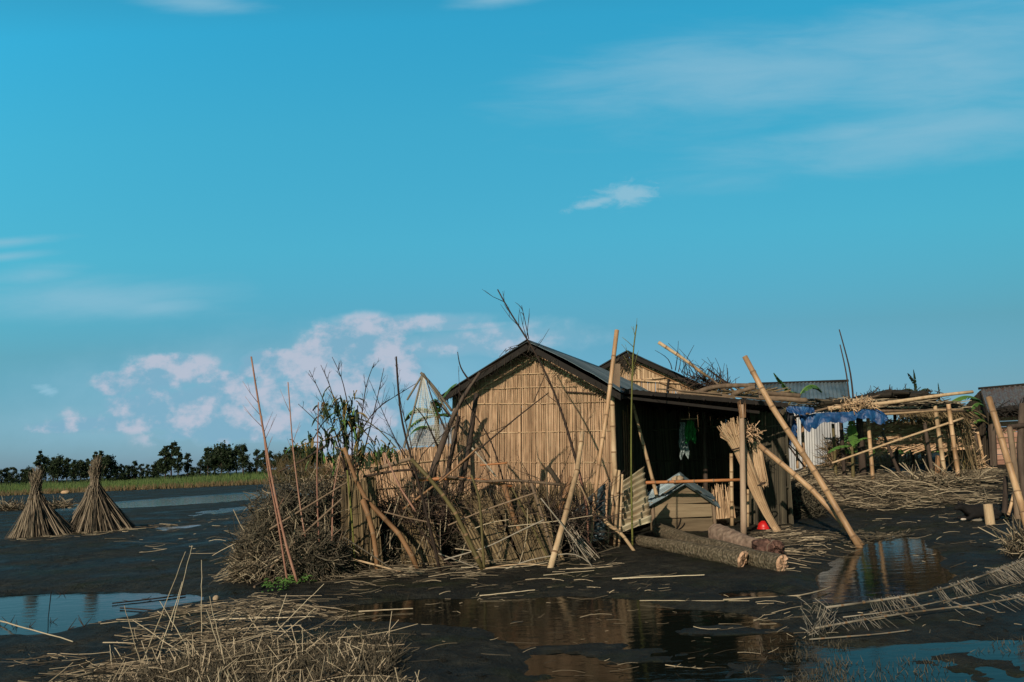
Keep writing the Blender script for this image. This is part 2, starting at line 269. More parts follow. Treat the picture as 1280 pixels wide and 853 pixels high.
# ------------------------------------------------------------------ mesh builder
def nrm(a): return a/(np.linalg.norm(a,axis=-1,keepdims=True)+1e-12)
class MB:
    def __init__(s): s.v=[]; s.q=[]; s.t=[]; s.qm=[]; s.tm=[]; s.r=[]; s.n=0
    def add(s,v,q=None,t=None,m=0,rnd=.5,mt=None):
        v = np.asarray(v,float).reshape(-1,3)
        if q is not None and len(q): q = np.asarray(q).reshape(-1,4); s.q.append(q+s.n); s.qm.append(np.broadcast_to(np.asarray(m),(len(q),)).copy())
        if t is not None and len(t): t = np.asarray(t).reshape(-1,3); s.t.append(t+s.n); s.tm.append(np.full(len(t),m if mt is None else mt))
        s.v.append(v); s.r.append(np.broadcast_to(np.asarray(rnd,float),(len(v),)).copy()); s.n += len(v)
    def tube(s,pts,rad,sides=8,m=0,capm=None,rnd=None,rm=None,rough=0):
        pts = np.asarray(pts,float); k = len(pts); rad = np.broadcast_to(np.asarray(rad,float),(k,))
        d = nrm(np.gradient(pts,axis=0)); ref = np.array([0,0,1.]) if abs(d[:,2]).mean()<.8 else np.array([0,1.,0])
        a = nrm(np.cross(d,ref)); b = np.cross(d,a); th = np.arange(sides)/sides*2*math.pi
        rr = rad[:,None]*np.ones(sides)
        if rough: rr = rr*(1+rough*(rng.random((k,sides))-.5))
        v = pts[:,None]+rr[...,None]*(np.cos(th)[None,:,None]*a[:,None]+np.sin(th)[None,:,None]*b[:,None])
        i = np.arange(k-1)[:,None]*sides; j = np.arange(sides)[None]; j2 = (j+1)%sides
        q = np.stack([i+j,i+j2,i+sides+j2,i+sides+j],-1).reshape(-1,4)
        mm = m if rm is None else np.repeat(np.asarray(rm),sides)
        rnd = random.random() if rnd is None else rnd
        if not np.isscalar(rnd): rnd = np.concatenate([np.repeat(rnd,sides),[rnd[0],rnd[-1]]])
        cv = np.concatenate([v.reshape(-1,3),pts[:1],pts[-1:]]); c0 = k*sides; e = (k-1)*sides
        t = [[c0,(x+1)%sides,x] for x in range(sides)]+[[c0+1,e+x,e+(x+1)%sides] for x in range(sides)]
        s.add(cv,q,t,m=mm,rnd=rnd,mt=(capm if capm is not None else (m if rm is None else 0)))
    def bamboo(s,pts,r0,r1,sp=.32,sides=10,m=0,ring=1):
        pts = path(pts,24); L_ = np.concatenate([[0],np.cumsum(np.linalg.norm(np.diff(pts,axis=0),axis=1))]); T = L_[-1]
        ss_ = [0]; rm = []; rs = [1.0]; x = sp*random.uniform(.4,.9)
        while x<T-.06:
            for o,f,k in ((-.022,.98,0),(-.007,1.10,0),(.006,1.12,1),(.022,.97,1)):
                ss_.append(x+o); rs.append(f); rm.append(k)
            x += sp*random.uniform(.8,1.15)
        ss_.append(T); rs.append(1); rm.append(0)
        ss_ = np.array(ss_); rs = np.array(rs); p = np.stack([np.interp(ss_,L_,pts[:,i]) for i in range(3)],1)
        rad = (r0+(r1-r0)*ss_/T)*rs; rv = np.cumsum([1 if (i and rm[i-1] and not rm[i]) else 0 for i in range(len(rm))]) if len(rm) else np.zeros(1); tv = rng.random(int(rv.max())+3); rv = np.concatenate([[0],rv])[:len(ss_)].astype(int); p = p+0; s.tube(p,rad,sides,rm=[ring if k else m for k in rm],capm=m,rnd=tv[rv])
    def stalks(s,A,B,r,r2=None,sides=3,segs=1,bend=0,m=0,rnd=None,sag=0):
        A = np.asarray(A,float).reshape(-1,3); B = np.asarray(B,float).reshape(-1,3); n = len(A)
        if n==0: return
        r = np.broadcast_to(np.asarray(r,float),(n,)); r2 = r*.7 if r2 is None else np.broadcast_to(np.asarray(r2,float),(n,))
        d = nrm(B-A); ref = np.where(np.abs(d[:,2:3])<.8,np.array([[0,0,1.]]),np.array([[0,1.,0]])); a = nrm(np.cross(d,ref)); b = np.cross(d,a)
        Ln = np.linalg.norm(B-A,axis=1)[:,None]; bv = nrm(rng.normal(size=(n,3)))*bend*Ln
        th = np.arange(sides)/sides*2*math.pi+.5; K = segs+1; vs = []
        for i in range(K):
            f = i/segs; c = A+(B-A)*f+bv*4*f*(1-f); c[:,2] -= sag*Ln[:,0]*f*f; rr = (r+(r2-r)*f)[:,None,None]
            vs.append(c[:,None]+rr*(np.cos(th)[None,:,None]*a[:,None]+np.sin(th)[None,:,None]*b[:,None]))
        v = np.stack(vs,1); i = np.arange(segs)[:,None]*sides; j = np.arange(sides)[None]; j2 = (j+1)%sides
        q = np.stack([i+j,i+j2,i+sides+j2,i+sides+j],-1).reshape(1,-1,4)+(np.arange(n)*K*sides)[:,None,None]
        rn = rng.random(n) if rnd is None else np.broadcast_to(rnd,(n,))
        s.add(v.reshape(-1,3),q.reshape(-1,4),m=m,rnd=np.repeat(rn,K*sides))
        if sides==4 or sides==3:
            o = np.arange(n)*K*sides; e = o+(K-1)*sides
            t = np.concatenate([np.stack([o,o+1,o+2],1),np.stack([e,e+2,e+1],1)]); s.t.append(t+s.n-n*K*sides); s.tm.append(np.full(len(t),m))
    def hexa(s,p,m=0,rnd=None):    # p: four bottom points then four top points
        s.add(p,[[0,3,2,1],[4,5,6,7],[0,1,5,4],[1,2,6,5],[2,3,7,6],[3,0,4,7]],m=m,rnd=random.random() if rnd is None else rnd)
    def board(s,a,b,w,t,m=0,wdir=(0,0,1),rnd=None,j=0):
        a = np.array(a,float); b = np.array(b,float); d = nrm(b-a); wd = np.array(wdir,float); wd = nrm(wd-d*np.dot(wd,d)); td = np.cross(d,wd)
        f = lambda c,x,y: c+wd*(x*w/2+random.uniform(-j,j))+td*y*t/2
        s.hexa([f(a,-1,-1),f(b,-1,-1),f(b,-1,1),f(a,-1,1),f(a,1,-1),f(b,1,-1),f(b,1,1),f(a,1,1)],m,rnd)
    def sheet(s,c,n,amp,th=.006,m=0,segs=4,rows=6,sag=0,rnd=None,wob=0):
        # corrugated sheet: c = corners TL,TR,BR,BL; ridges run TL->BL
        c = [np.array(x,float) for x in c]; nx = n*segs; U = np.linspace(0,1,nx+1); V = np.linspace(0,1,rows+1)
        uu,vv = np.meshgrid(U,V); g = (c[0]*((1-uu)*(1-vv))[...,None]+c[1]*(uu*(1-vv))[...,None]+c[2]*(uu*vv)[...,None]+c[3]*((1-uu)*vv)[...,None])
        nn = nrm(np.cross(c[1]-c[0],c[3]-c[0])); o = amp*np.cos(uu*n*2*math.pi)+sag*4*vv*(1-vv)
        if wob: o = o+wob*(fbm(uu*4+random.random()*9,vv*4,3)-.5)
        top = g+nn*o[...,None]; bot = top-nn*th; k = (nx+1)*(rows+1)
        i,j = np.meshgrid(np.arange(nx),np.arange(rows)); a = (j*(nx+1)+i).ravel(); q = np.stack([a,a+1,a+nx+2,a+nx+1],1)
        qs = [q[:,::-1],q+k]
        e = np.arange(nx); qs.append(np.stack([e,e+1,e+1+k,e+k],1)); e2 = e+rows*(nx+1); qs.append(np.stack([e2+1,e2,e2+k,e2+1+k],1))
        f = np.arange(rows)*(nx+1); qs.append(np.stack([f+nx+1,f,f+k,f+nx+1+k],1)); f2 = f+nx; qs.append(np.stack([f2,f2+nx+1,f2+nx+1+k,f2+k],1))
        r_ = np.tile(np.repeat(.0,1),1); pan = (np.floor(U*n/8)*.37)%1
        rv = np.tile(pan,rows+1) if rnd is None else rnd
        s.add(np.concatenate([top.reshape(-1,3),bot.reshape(-1,3)]),np.concatenate(qs),m=m,rnd=np.tile(rv,2) if rnd is None else rnd)
    def build(s,name,mats,parent=None,base=None,smooth=False):
        v = np.concatenate(s.v); r = np.concatenate(s.r)
        if parent is not None: o3 = wloc(parent)
        else: o3 = np.array(base if base is not None else [v[:,0].mean(),v[:,1].mean(),v[:,2].min()],float)
        v = v-o3; me = bpy.data.meshes.new(name)
        Q = np.concatenate(s.q) if s.q else np.zeros((0,4),int); T = np.concatenate(s.t) if s.t else np.zeros((0,3),int)
        nl = len(Q)*4+len(T)*3; me.vertices.add(len(v)); me.vertices.foreach_set('co',v.ravel().astype(np.float32)); me.loops.add(nl)
        me.loops.foreach_set('vertex_index',np.concatenate([Q.ravel(),T.ravel()]).astype(np.int32)); me.polygons.add(len(Q)+len(T))
        st = np.concatenate([np.arange(len(Q))*4,len(Q)*4+np.arange(len(T))*3]); me.polygons.foreach_set('loop_start',st.astype(np.int32))
        me.polygons.foreach_set('loop_total',np.concatenate([np.full(len(Q),4),np.full(len(T),3)]).astype(np.int32))
        mi = np.concatenate(([np.concatenate(s.qm)] if s.qm else [])+([np.concatenate(s.tm)] if s.tm else []))
        me.polygons.foreach_set('material_index',mi.astype(np.int32)); me.polygons.foreach_set('use_smooth',np.full(len(mi),smooth))
        at = me.attributes.new('rnd','FLOAT','POINT'); at.data.foreach_set('value',r.astype(np.float32)); me.update(calc_edges=True); me.validate()
        for x in (mats if isinstance(mats,(list,tuple)) else [mats]): me.materials.append(M[x])
        o = bpy.data.objects.new(name,me); COL.objects.link(o)
        if parent is not None: o.parent = parent
        else: o.location = o3
        return o
def wloc(o):
    l = np.array(o.location); 
    while o.parent: o = o.parent; l = l+np.array(o.location)
    return l
def path(pts,n=16):
    p = np.asarray(pts,float)
    if len(p)==2: return p[0]+(p[1]-p[0])*np.linspace(0,1,n)[:,None]
    t = np.concatenate([[0],np.cumsum(np.linalg.norm(np.diff(p,axis=0),axis=1))]); t /= t[-1]; T = np.linspace(0,1,n)
    # monotone smooth: linear then blur
    q = np.stack([np.interp(T,t,p[:,i]) for i in range(3)],1)
    for _ in range(2): q[1:-1] = (q[:-2]+2*q[1:-1]+q[2:])/4
    return q
def tag(o,label=None,cat=None,group=None,kind=None):
    if label: o['label'] = label
    if cat: o['category'] = cat
    if group: o['group'] = group
    if kind: o['kind'] = kind
    return o
def thing(name,label,cat,loc,group=None):
    o = bpy.data.objects.new(name,None); COL.objects.link(o); o.location = [float(x) for x in loc]; o.empty_display_size = .2
    return tag(o,label,cat,group)
def pp(pts,Y=None):
    """pixel path -> world points; a bare (x,y) uses depth Y, (x,y,d) its own depth"""
    return [P(p[0],p[1],p[2] if len(p)>2 else Y) for p in pts]

# ------------------------------------------------------------------ ground and water
def build_ground():
    ys = np.concatenate([np.arange(-6,3,.5),np.arange(3,20,.06),np.geomspace(20,900,170)])
    us = np.concatenate([np.linspace(-6,-.82,34)[:-1],np.linspace(-.82,.82,330),np.linspace(.82,6,34)[1:]])
    Yg,Ug = np.meshgrid(ys,us,indexing='ij'); Xg = Ug*np.maximum(Yg,3.0)
    Z = Hm(Xg.ravel(),Yg.ravel()); n = len(us); k = len(ys)
    i,j = np.meshgrid(np.arange(k-1),np.arange(n-1),indexing='ij'); a = (i*n+j).ravel()
    mb = MB(); mb.add(np.stack([Xg.ravel(),Yg.ravel(),Z],1),np.stack([a,a+1,a+n+1,a+n],1)); tag(mb.build('ground','mud',base=(0,0,0),smooth=True),kind='structure')
    mb = MB(); mb.add([[-500,-5,0],[500,-5,0],[500,110,0],[-500,110,0]],[[0,1,2,3]]); tag(mb.build('water','water',base=(0,0,0)),kind='structure')
build_ground()
def clods():
    mb = MB(); n = 5200; u_ = rng.uniform(-.75,.75,n); y = 4.6+16*rng.random(n)**1.3; x = u_*y; k = (fbm(x*.8+3,y*.8,3)>.44); x = x[k]; y = y[k]; z = Hm(x,y); k = z>.015; x = x[k]; y = y[k]; z = z[k]; n = len(x)
    r = .006+.026*rng.random(n)**3; o = np.array([[1,0,0],[0,1,0],[-1,0,0],[0,-1,0],[0,0,.7],[0,0,-.6]]); v = np.stack([x,y,z],1)[:,None]+o[None]*r[:,None,None]*(1+.7*rng.normal(size=(n,6,1))*.5)*np.array([1.4,1.1,.7]); f = np.array([[0,1,4],[1,2,4],[2,3,4],[3,0,4]]); mb.add(v.reshape(-1,3),t=(f[None]+np.arange(n)[:,None,None]*6).reshape(-1,3)); o_ = mb.build('mud_clods','mud',base=(0,0,0),smooth=True); o_['label'] = 'small clods and crumbs of dark mud on the flat'; o_['category'] = 'mud clods'; o_['kind'] = 'stuff'
clods()
def jit(n,s): return rng.normal(size=(n,3))*s
def gz(xy): return Hm(xy[:,0],xy[:,1])

# ------------------------------------------------------------------ poles and sticks
KR = .80
def pole(name,label,cat,pts,r0,r1,mat='bamboo',Y=None,base=None,nodes=True,group=None,sides=10,rough=0,sp=.32,sink=True):
    """pts are pixels from top to foot; the foot goes to the ground if its depth is None"""
    w = pp(pts,Y)
    if sink:
        f = w[-1]; h = H1(f[0],f[1])
        if abs(f[2]-h)<.35: w[-1] = np.array([f[0],f[1],h-.04])
    r0 *= KR; r1 *= KR; w = w[::-1]; mb = MB()
    if len(w)==2: L0 = np.linalg.norm(w[1]-w[0]); m_ = (w[0]+w[1])/2+np.array([random.uniform(-1,1),random.uniform(-1,1),random.uniform(-1,1)])*.009*L0; w = [w[0],m_,w[1]]
    if nodes: mb.bamboo(w,r0,r1,sp=sp,sides=sides); o = mb.build(name,[mat,'node'],base=w[0],smooth=True)
    else: mb.tube(path(w,14),np.linspace(r0,r1,14),sides,rough=rough); o = mb.build(name,mat,base=w[0],smooth=True)
    return tag(o,label,cat,group)
# build order: first the buildings -------------------------------------------------
def reed_wall(mb,top,bot,n,r=.009,jx=.006,layers=2,nd=(0,-1,0),raggt=.04,raggb=.03,segs=3,m=0,bend=.004):
    """vertical reeds from polyline 'top' to polyline 'bot' (world points)"""
    top = np.asarray(top,float); bot = np.asarray(bot,float); nd = np.array(nd,float)
    def samp(pl,t):
        l = np.concatenate([[0],np.cumsum(np.linalg.norm(np.diff(pl[:,:2],axis=0),axis=1))]); l /= l[-1]
        return np.stack([np.interp(t,l,pl[:,i]) for i in range(3)],1)
    for k in range(layers):
        t = (np.arange(n)+.5)/n+rng.normal(size=n)*.3/n; t = np.clip(t,0,1)
        A = samp(top,t)+nd*(-.012*k)+jit(n,jx); B = samp(bot,np.clip(t+rng.normal(size=n)*.004,0,1))+nd*(-.012*k)+jit(n,jx)
        d = nrm(A-B); A = A+d*(rng.random((n,1))-.6)*raggt; B = B-d*(rng.random((n,1))-.5)*raggb
        mb.stalks(B,A,r*(.6+.8*rng.random(n)),segs=segs,bend=bend,m=m)

# ---- hut 1 (near)
a1 = R(20); d1 = np.array([math.sin(a1),math.cos(a1),0]); u1 = np.array([math.cos(a1),-math.sin(a1),0]); n1 = -d1
p1 = P(660,600,15.0)
def W1(px,py,off=0): return onplane(px,py,p1+n1*off,n1)
def hut_one():
    base = W1(668,680); base[2] = 0; t = thing('reed_hut','near reed-walled hut with steel-blue tin roof and pale battens on its gable','hut',base)
    mb = MB(); top = [W1(567,497),W1(600,470),W1(658,441),W1(700,458),W1(767,493)]; L_ = W1(566,690); L_[2] = -.05; R_ = W1(768,670); R_[2] = -.05
    reed_wall(mb,top,[L_,R_],820,r=.0052,nd=n1,segs=4,raggt=.16,jx=.013,bend=.012,layers=2); w = mb.build('gable_wall','straw',t)
    # loose reed ends hanging under the verge
    mb = MB(); n = 160; tt = rng.random(n)*.9+.1; A = []; 
    for x in tt:
        A.append(W1(600+160*x,(470-28*min(x/.36,1)) if x<.36 else 441+50*(x-.36)/.64,.03))
    A = np.array(A); B = A+np.stack([rng.normal(size=n)*.09,rng.normal(size=n)*.01,-.04-.12*rng.random(n)],1)+n1*.02; mb.stalks(A,B,.006,segs=1); mb.build('loose_reeds','straw_new',t)
    # side wall (right) and left wall
    Ld = 4.6
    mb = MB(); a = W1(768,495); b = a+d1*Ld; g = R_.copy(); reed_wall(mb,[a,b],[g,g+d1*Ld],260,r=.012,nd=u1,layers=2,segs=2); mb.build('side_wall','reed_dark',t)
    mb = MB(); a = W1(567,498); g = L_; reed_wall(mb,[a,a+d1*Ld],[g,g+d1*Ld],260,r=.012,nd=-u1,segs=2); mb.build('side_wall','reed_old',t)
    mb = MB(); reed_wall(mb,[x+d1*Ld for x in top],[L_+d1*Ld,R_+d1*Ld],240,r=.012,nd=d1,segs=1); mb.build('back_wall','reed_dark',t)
    bats = [((603,470),(702,466)),((606,487),(722,483)),((594,505),(764,502)),((575,542),(766,538)),((588,577),(768,578)),((600,601),(760,606))]
    for i,(A,B) in enumerate(bats):
        mb = MB(); mb.bamboo([W1(*A,.03),W1((A[0]+B[0])/2,(A[1]+B[1])/2+random.uniform(-1,1.5),  .032),W1(*B,.03)],.011,.008,sp=.28,sides=6); mb.build('batten',['straw_new','node'],t,smooth=True)
    mb = MB(); mb.bamboo([W1(597,488,.05),W1(676,447,.05)],.012,.008,sides=6); mb.build('batten',['straw_new','node'],t,smooth=True)
    mb = MB(); mb.tube(path([W1(707,490,.05),W1(757,493,.05)],8),.014,6); mb.build('batten','twig',t)
    for X,Y0,Y1 in ((612,466,690),(660,444,690),(712,464,690)):
        for yy in (487,504,541,578):
            if yy<Y0: continue
    # corner posts
    mb = MB(); a = W1(765,492,.09); b = W1(772,672,.09); b[2] = 0; mb.bamboo([b,W1(768,585,.09),a],.055,.045,sp=.42); mb.build('corner_post',['bamboo_pale','node'],t,smooth=True)
    mb = MB(); a = W1(569,492,.06); b = L_+n1*.06; mb.tube(path([b,a],8),.05,8,rough=.15); mb.build('corner_post','wood_grey',t,smooth=True)
    # roof
    ov = .42; pk = W1(659,427,ov); le = W1(550,495,ov); re = W1(777,491,ov); Lr = 5.6
    r = thing_child('roof',t)
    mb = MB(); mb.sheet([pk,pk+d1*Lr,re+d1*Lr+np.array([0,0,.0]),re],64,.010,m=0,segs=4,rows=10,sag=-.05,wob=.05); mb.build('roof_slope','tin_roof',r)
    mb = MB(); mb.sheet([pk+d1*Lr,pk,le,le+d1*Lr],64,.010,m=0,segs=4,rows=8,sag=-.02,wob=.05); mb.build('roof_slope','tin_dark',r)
    mb = MB()
    for A,B in ((pk,le),(pk,re)):
        mb.board(A+np.array([0,0,-.09])-n1*.04,B+np.array([0,0,-.09])-n1*.04,.10,.03)
        for f in (.15,.5,.9):
            c = A+(B-A)*f+np.array([0,0,-.06]); mb.tube(path([c-n1*.1,c+d1*5.4],5),.03,6)
    mb.build('rafters','rot',r)
    mb = MB(); k = pk+np.array([0,0,.03])
    for s_ in (-1,1):
        e = (le if s_<0 else re); w_ = nrm(e-pk)*.22; mb.hexa([k+n1*.02,k+w_+n1*.02,k+w_+d1*Lr,k+d1*Lr]+[x+np.array([0,0,.012]) for x in (k+n1*.02,k+w_+n1*.02,k+w_+d1*Lr,k+d1*Lr)])
    mb.build('ridge_cap','tin_dark',r)
    # small ragged thatch lump at the peak under the ridge
    mb = MB(); n = 260; f = rng.random((n,1)); sd_ = rng.random((n,1))<.5; e = np.where(sd_,le,re); A = pk+(e-pk)*f+[0,0,-.05]-n1*rng.random((n,1))*.2; B = A+np.stack([rng.normal(size=n)*.05,rng.normal(size=n)*.03,-.05-.11*rng.random(n)],1); mb.stalks(A,B,.005,segs=2,bend=.1); mb.build('verge_fringe','thatch_dark',r)
    mb = MB(); n = 120; c = W1(659,434,.1); A = c+jit(n,1)*[.16,.05,.03]; B = A+np.stack([rng.normal(size=n)*.15,rng.normal(size=n)*.03,-.05-.12*rng.random(n)],1); mb.stalks(A,B,.007); mb.build('thatch_tuft','thatch_dark',r)
def thing_child(name,parent):
    o = bpy.data.objects.new(name,None); COL.objects.link(o); o.parent = parent; o.empty_display_size = .1; return o
hut_one()

# ---- hut 2 (behind)
a2 = R(10); d2 = np.array([math.sin(a2),math.cos(a2),0]); u2 = np.array([math.cos(a2),-math.sin(a2),0]); n2 = -d2; p2 = P(783,560,19.6)
def W2(px,py,off=0): return onplane(px,py,p2+n2*off,n2)
def hut_two():
    base = W2(790,640); base[2] = .0; t = thing('reed_hut','second reed hut rising behind the porch with black roof edge','hut',base)
    mb = MB(); top = [W2(700,492),W2(783,447),W2(900,497)]; L_ = W2(700,640); R_ = W2(900,640); L_[2] = R_[2] = -.05
    reed_wall(mb,top,[L_,R_],330,r=.012,nd=n2,segs=3,raggt=.05); mb.build('gable_wall','straw_new',t)
    mb = MB()
    for e,o in ((L_,-u2),(R_,u2)):
        a = e.copy(); a[2] = W2(900,497)[2]; reed_wall(mb,[a,a+d2*4.5],[e,e+d2*4.5],160,r=.016,nd=o,segs=1)
    mb.build('side_wall','reed_old',t)
    for A,B in (((752,473),(862,480)),((790,476),(833,472)),((826,478),(862,493))):
        mb = MB(); mb.bamboo([W2(*A,.04),W2(*B,.04)],.028,.022,sides=6); mb.build('batten',['straw_new','node'],t,smooth=True)
    mb = MB(); mb.tube(path([W2(836,474,.06),W2(834,490,.06)],4),.03,6); mb.build('prop','rot',t)
    r = thing_child('roof',t); ov = .22; pk = W2(784,439,ov); le = W2(690,491,ov); re = W2(912,497,ov); Lr = 5
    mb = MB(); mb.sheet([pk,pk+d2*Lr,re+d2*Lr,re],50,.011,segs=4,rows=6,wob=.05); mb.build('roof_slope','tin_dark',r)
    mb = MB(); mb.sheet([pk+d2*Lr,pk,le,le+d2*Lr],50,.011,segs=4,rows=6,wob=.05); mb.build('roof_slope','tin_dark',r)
    mb = MB()
    for e in (le,re):
        mb.board(pk+np.array([0,0,-.08])-n2*.03,e+np.array([0,0,-.08])-n2*.03,.09,.03)
        mb.tube(path([pk+np.array([0,0,-.2])-n2*.2,e+np.array([0,0,-.2])-n2*.2],6),.028,7,m=1)
    mb.build('verge_pole',['rot','bamboo_brown'],r)
    mb = MB(); n = 60; c = W2(783,450,.2); A = c+jit(n,1)*[.14,.05,.04]; B = A+np.stack([rng.normal(size=n)*.1,rng.normal(size=n)*.03,-.1-.15*rng.random(n)],1); mb.stalks(A,B,.009); mb.build('thatch_tuft','thatch_dark',r)
hut_two()

# ---- porch / open shelter between
def shelter():
    zt = P(775,490,14.3)[2]
    t = thing('open_shelter','dark open lean-to shelter with flat roof joined to the near hut','shelter',(3.4,14.4,0))
    fl = P(772,489,14.2); fr = P(984,507,14.2); bl = fl+np.array([1.4,4.4,-.15]); br = fr+np.array([.5,4.4,-.15])
    mb = MB(); up = np.array([0,0,.05])
    mb.sheet([fl+up,fr+up,br+up,bl+up],26,.012,segs=4,rows=5,wob=.05); mb.build('roof','tin_dark',t)
    mb = MB(); mb.board(fl+np.array([0,-.03,.00]),fr+np.array([0,-.03,0]),.075,.03,rnd=.3); mb.board(fl+np.array([0,.02,-.10]),fr+np.array([-.5,.02,-.10]),.05,.03,rnd=.1)
    for f in np.linspace(.04,.96,7):
        a = fl+(fr-fl)*f; b = bl+(br-bl)*f; mb.tube(path([a+np.array([0,-.1,-.02]),b+np.array([0,0,-.02])],4),.03,6)
    mb.build('roof_frame','rot',t)
    mb = MB()
    for k in range(3):
        a = fl+(fr-fl)*random.uniform(0,.45)+np.array([0,random.uniform(-.06,.0),.055+.02*k]); b = fl+(fr-fl)*random.uniform(.6,1.03)+np.array([0,random.uniform(-.05,.02),.06+.02*k]); mb.tube(path([a,b],5),.016,6)
    mb.build('roof_edge_pole','wood_grey',t)
    # back wall
    mb = MB(); A = [3.0,17.9]; B = [6.0,18.2]; zb = bl[2]
    reed_wall(mb,[[A[0],A[1],zb],[B[0],B[1],zb-.1]],[[A[0],A[1],0],[B[0],B[1],0]],260,r=.013,segs=2,layers=2); 
    for z in (.6,1.3,2.0): mb.tube(path([[A[0],A[1]-.04,z],[B[0],B[1]-.04,z]],4),.02,6)
    mb.build('back_wall','reed_dark',t)
    # right wall of old mats
    mb = MB(); a = P(981,512,15.0); g = P(990,650,15.0); g[2] = 0; a2_ = a+np.array([.5,3.2,0]); reed_wall(mb,[a,a2_],[g,g+np.array([.5,3.2,0])],220,r=.013,nd=(-1,0,0),segs=2); mb.build('side_wall','reed_dark',t)
    mb = MB(); a = P(938,515,15.6); b = P(979,516,15.1); c = P(937,650,15.6); e = P(983,655,15.1); c[2] = e[2] = 0.05
    reed_wall(mb,[a,b],[c,e],60,r=.014,segs=3,layers=2,raggb=.2)
    for z in (.75,1.35,1.9): mb.tube(path([[a[0],a[1]-.03,z],[b[0],b[1]-.03,z]],4),.014,6)
    mb.build('front_mat','reed_dark',t)  # roof shade over this mat is put into the dark reed colour
    for i,(pts,r,mt) in enumerate([([(927,506),(928,560),(930,672)],.052,'wood_tan'),([(914,567,15.4),(915,658,15.4)],.038,'bamboo_pale'),([(935,612,15.2),(935,661,15.2)],.026,'bamboo_pale'),([(880,515,16.6),(882,640,16.6)],.05,'trunk'),([(850,512,17.4),(853,640,17.4)],.05,'trunk')]):
        w = pp(pts,14.0); w[-1][2] = H1(w[-1][0],w[-1][1])-.03; mb = MB(); mb.tube(path(w[::-1],9),np.linspace(r*1.1,r*.85,9),9,rough=.08) if mt!='bamboo_pale' else mb.bamboo(w[::-1],r,r*.9)
        mb.build('post',[mt,'node'],t,smooth=True)
    # splintered head of the front post
    mb = MB(); c = P(927,508,13.95)
    for k in range(7): x = random.uniform(-.05,.05); mb.stalks([c+np.array([x,0,-.2])],[c+np.array([x*1.6,0,random.uniform(.0,.12)])],.010,.003)
    mb.build('post_head','bamboo_brown',t)
    mb = MB(); mb.bamboo([P(797,604,14.5),P(926,600,14.35)],.032,.028,sp=.4); mb.build('rail',['bamboo_orange','node'],t,smooth=True)
    # low bundle of reeds in the back, catching sun
    mb = MB(); n = 130; x = rng.random(n); A = np.array([P(870+50*v,648,16.8) for v in x])+jit(n,.03); A[:,2] = 0.03; B = A+np.stack([rng.normal(size=n)*.05,rng.normal(size=n)*.05+.1,.45+.35*rng.random(n)],1); mb.stalks(A,B,.012,segs=2)
    o = mb.build('reed_bundle','straw_new'); tag(o,'row of short cut reeds standing at the back of the open shelter','reeds')
    # slit strips beside the hut corner
    mb = MB()
    for k in range(7):
        px = 779+k*2.6; a = P(px,503+random.uniform(0,12),14.9+.25*k); b = P(px+3,650,14.9+.25*k); b[2] = 0; mb.bamboo([b,a],.018,.016,sides=6)
    mb.build('bamboo_strip',['bamboo_brown','node'],t)
    o = pole('shelter_strut','bamboo strut leaning inside the dark shelter, foot behind the coop roof','pole',[(791,505),(800,540),(812,585),(826,640)],.045,.038,'bamboo_pale',Y=15.0)
shelter()

# green and printed clothes hanging inside
def hanging():
    t = thing('hanging_shirt','green shirt hung high in the dark shelter beside printed cloth','clothes',P(861,522,15.6))
    def cloth(name,mt,cx,cy,w,h,Y,parent):
        mb = MB(); nx,ny = 12,14; c = P(cx,cy,Y); k = Y/FPX; v = []
        for j in range(ny+1):
            for i in range(nx+1):
                f = i/nx-.5; g = j/ny; ww = w*k*(.65+.5*math.sin(min(g*2.2,1.57)))*(1-.25*g*abs(math.sin(g*7)))
                v.append(c+np.array([f*ww+.01*math.sin(j*1.3),.03*math.sin(f*16+j*.4),-g*h*k*(1-.10*math.cos(f*7))+.0]))
        q = [[j*(nx+1)+i,j*(nx+1)+i+1,(j+1)*(nx+1)+i+1,(j+1)*(nx+1)+i] for j in range(ny) for i in range(nx)]
        k2 = len(v); v2 = [x+np.array([0,.02,0]) for x in v]; q2 = [[a[3]+k2,a[2]+k2,a[1]+k2,a[0]+k2] for a in q]
        mb.add(v+v2,q+q2); return mb.build(name,mt,parent,smooth=True)
    cloth('shirt','cloth_green',862,526,13,26,15.6,t)
    mb = MB(); c = P(861,524,15.6)
    mb.tube(path([c+np.array([-.15,0,0]),c+np.array([.17,0,.0])],5),.012,6); mb.tube(path([c,P(861,500,15.6)],4),.006,5); mb.build('hanger','bamboo_pale',t)
    t2 = tag(cloth('printed_cloth','cloth_print',853,528,11,42,15.75,None),'white and grey printed cloth hanging behind the green shirt','cloth')
hanging()

# ---- second hut roof brush, poles on the roofs
def twigs(mb,c,ext,n,L0,L1,r=.006,up=.0,m=0,segs=2,bend=.08,out=0,flat=1):
    c = np.array(c,float); A = c+rng.normal(size=(n,3))*np.array(ext)*.55
    d = rng.normal(size=(n,3)); d[:,2] = d[:,2]*flat+up; d = nrm(d+out*nrm(A-c)); L_ = (L0+(L1-L0)*rng.random((n,1)))
    mb.stalks(A,A+d*L_,r*(.5+rng.random(n)),segs=segs,bend=bend,m=m)
mb = MB(); 
for (x,y,n) in ((870,474,50),(888,481,120),(900,485,90)):
    twigs(mb,P(x,y,18.6),(.28,.3,.06),n,.15,.5,r=.008,up=.15,segs=2)
for k in range(16):
    b = P(840+k*4,462+k*1.5,18.6); mb.tube(path([b,b+np.array([random.uniform(-.2,.2),0,.25]),b+np.array([random.uniform(-.4,.3),.1,random.uniform(.4,.75)])],6),np.linspace(.012,.004,6),4)
tag(mb.build('brushwood','twig'),'dry brushwood lying on the right slope of the second hut roof','brushwood',kind='stuff')
RP = dict(sink=False)
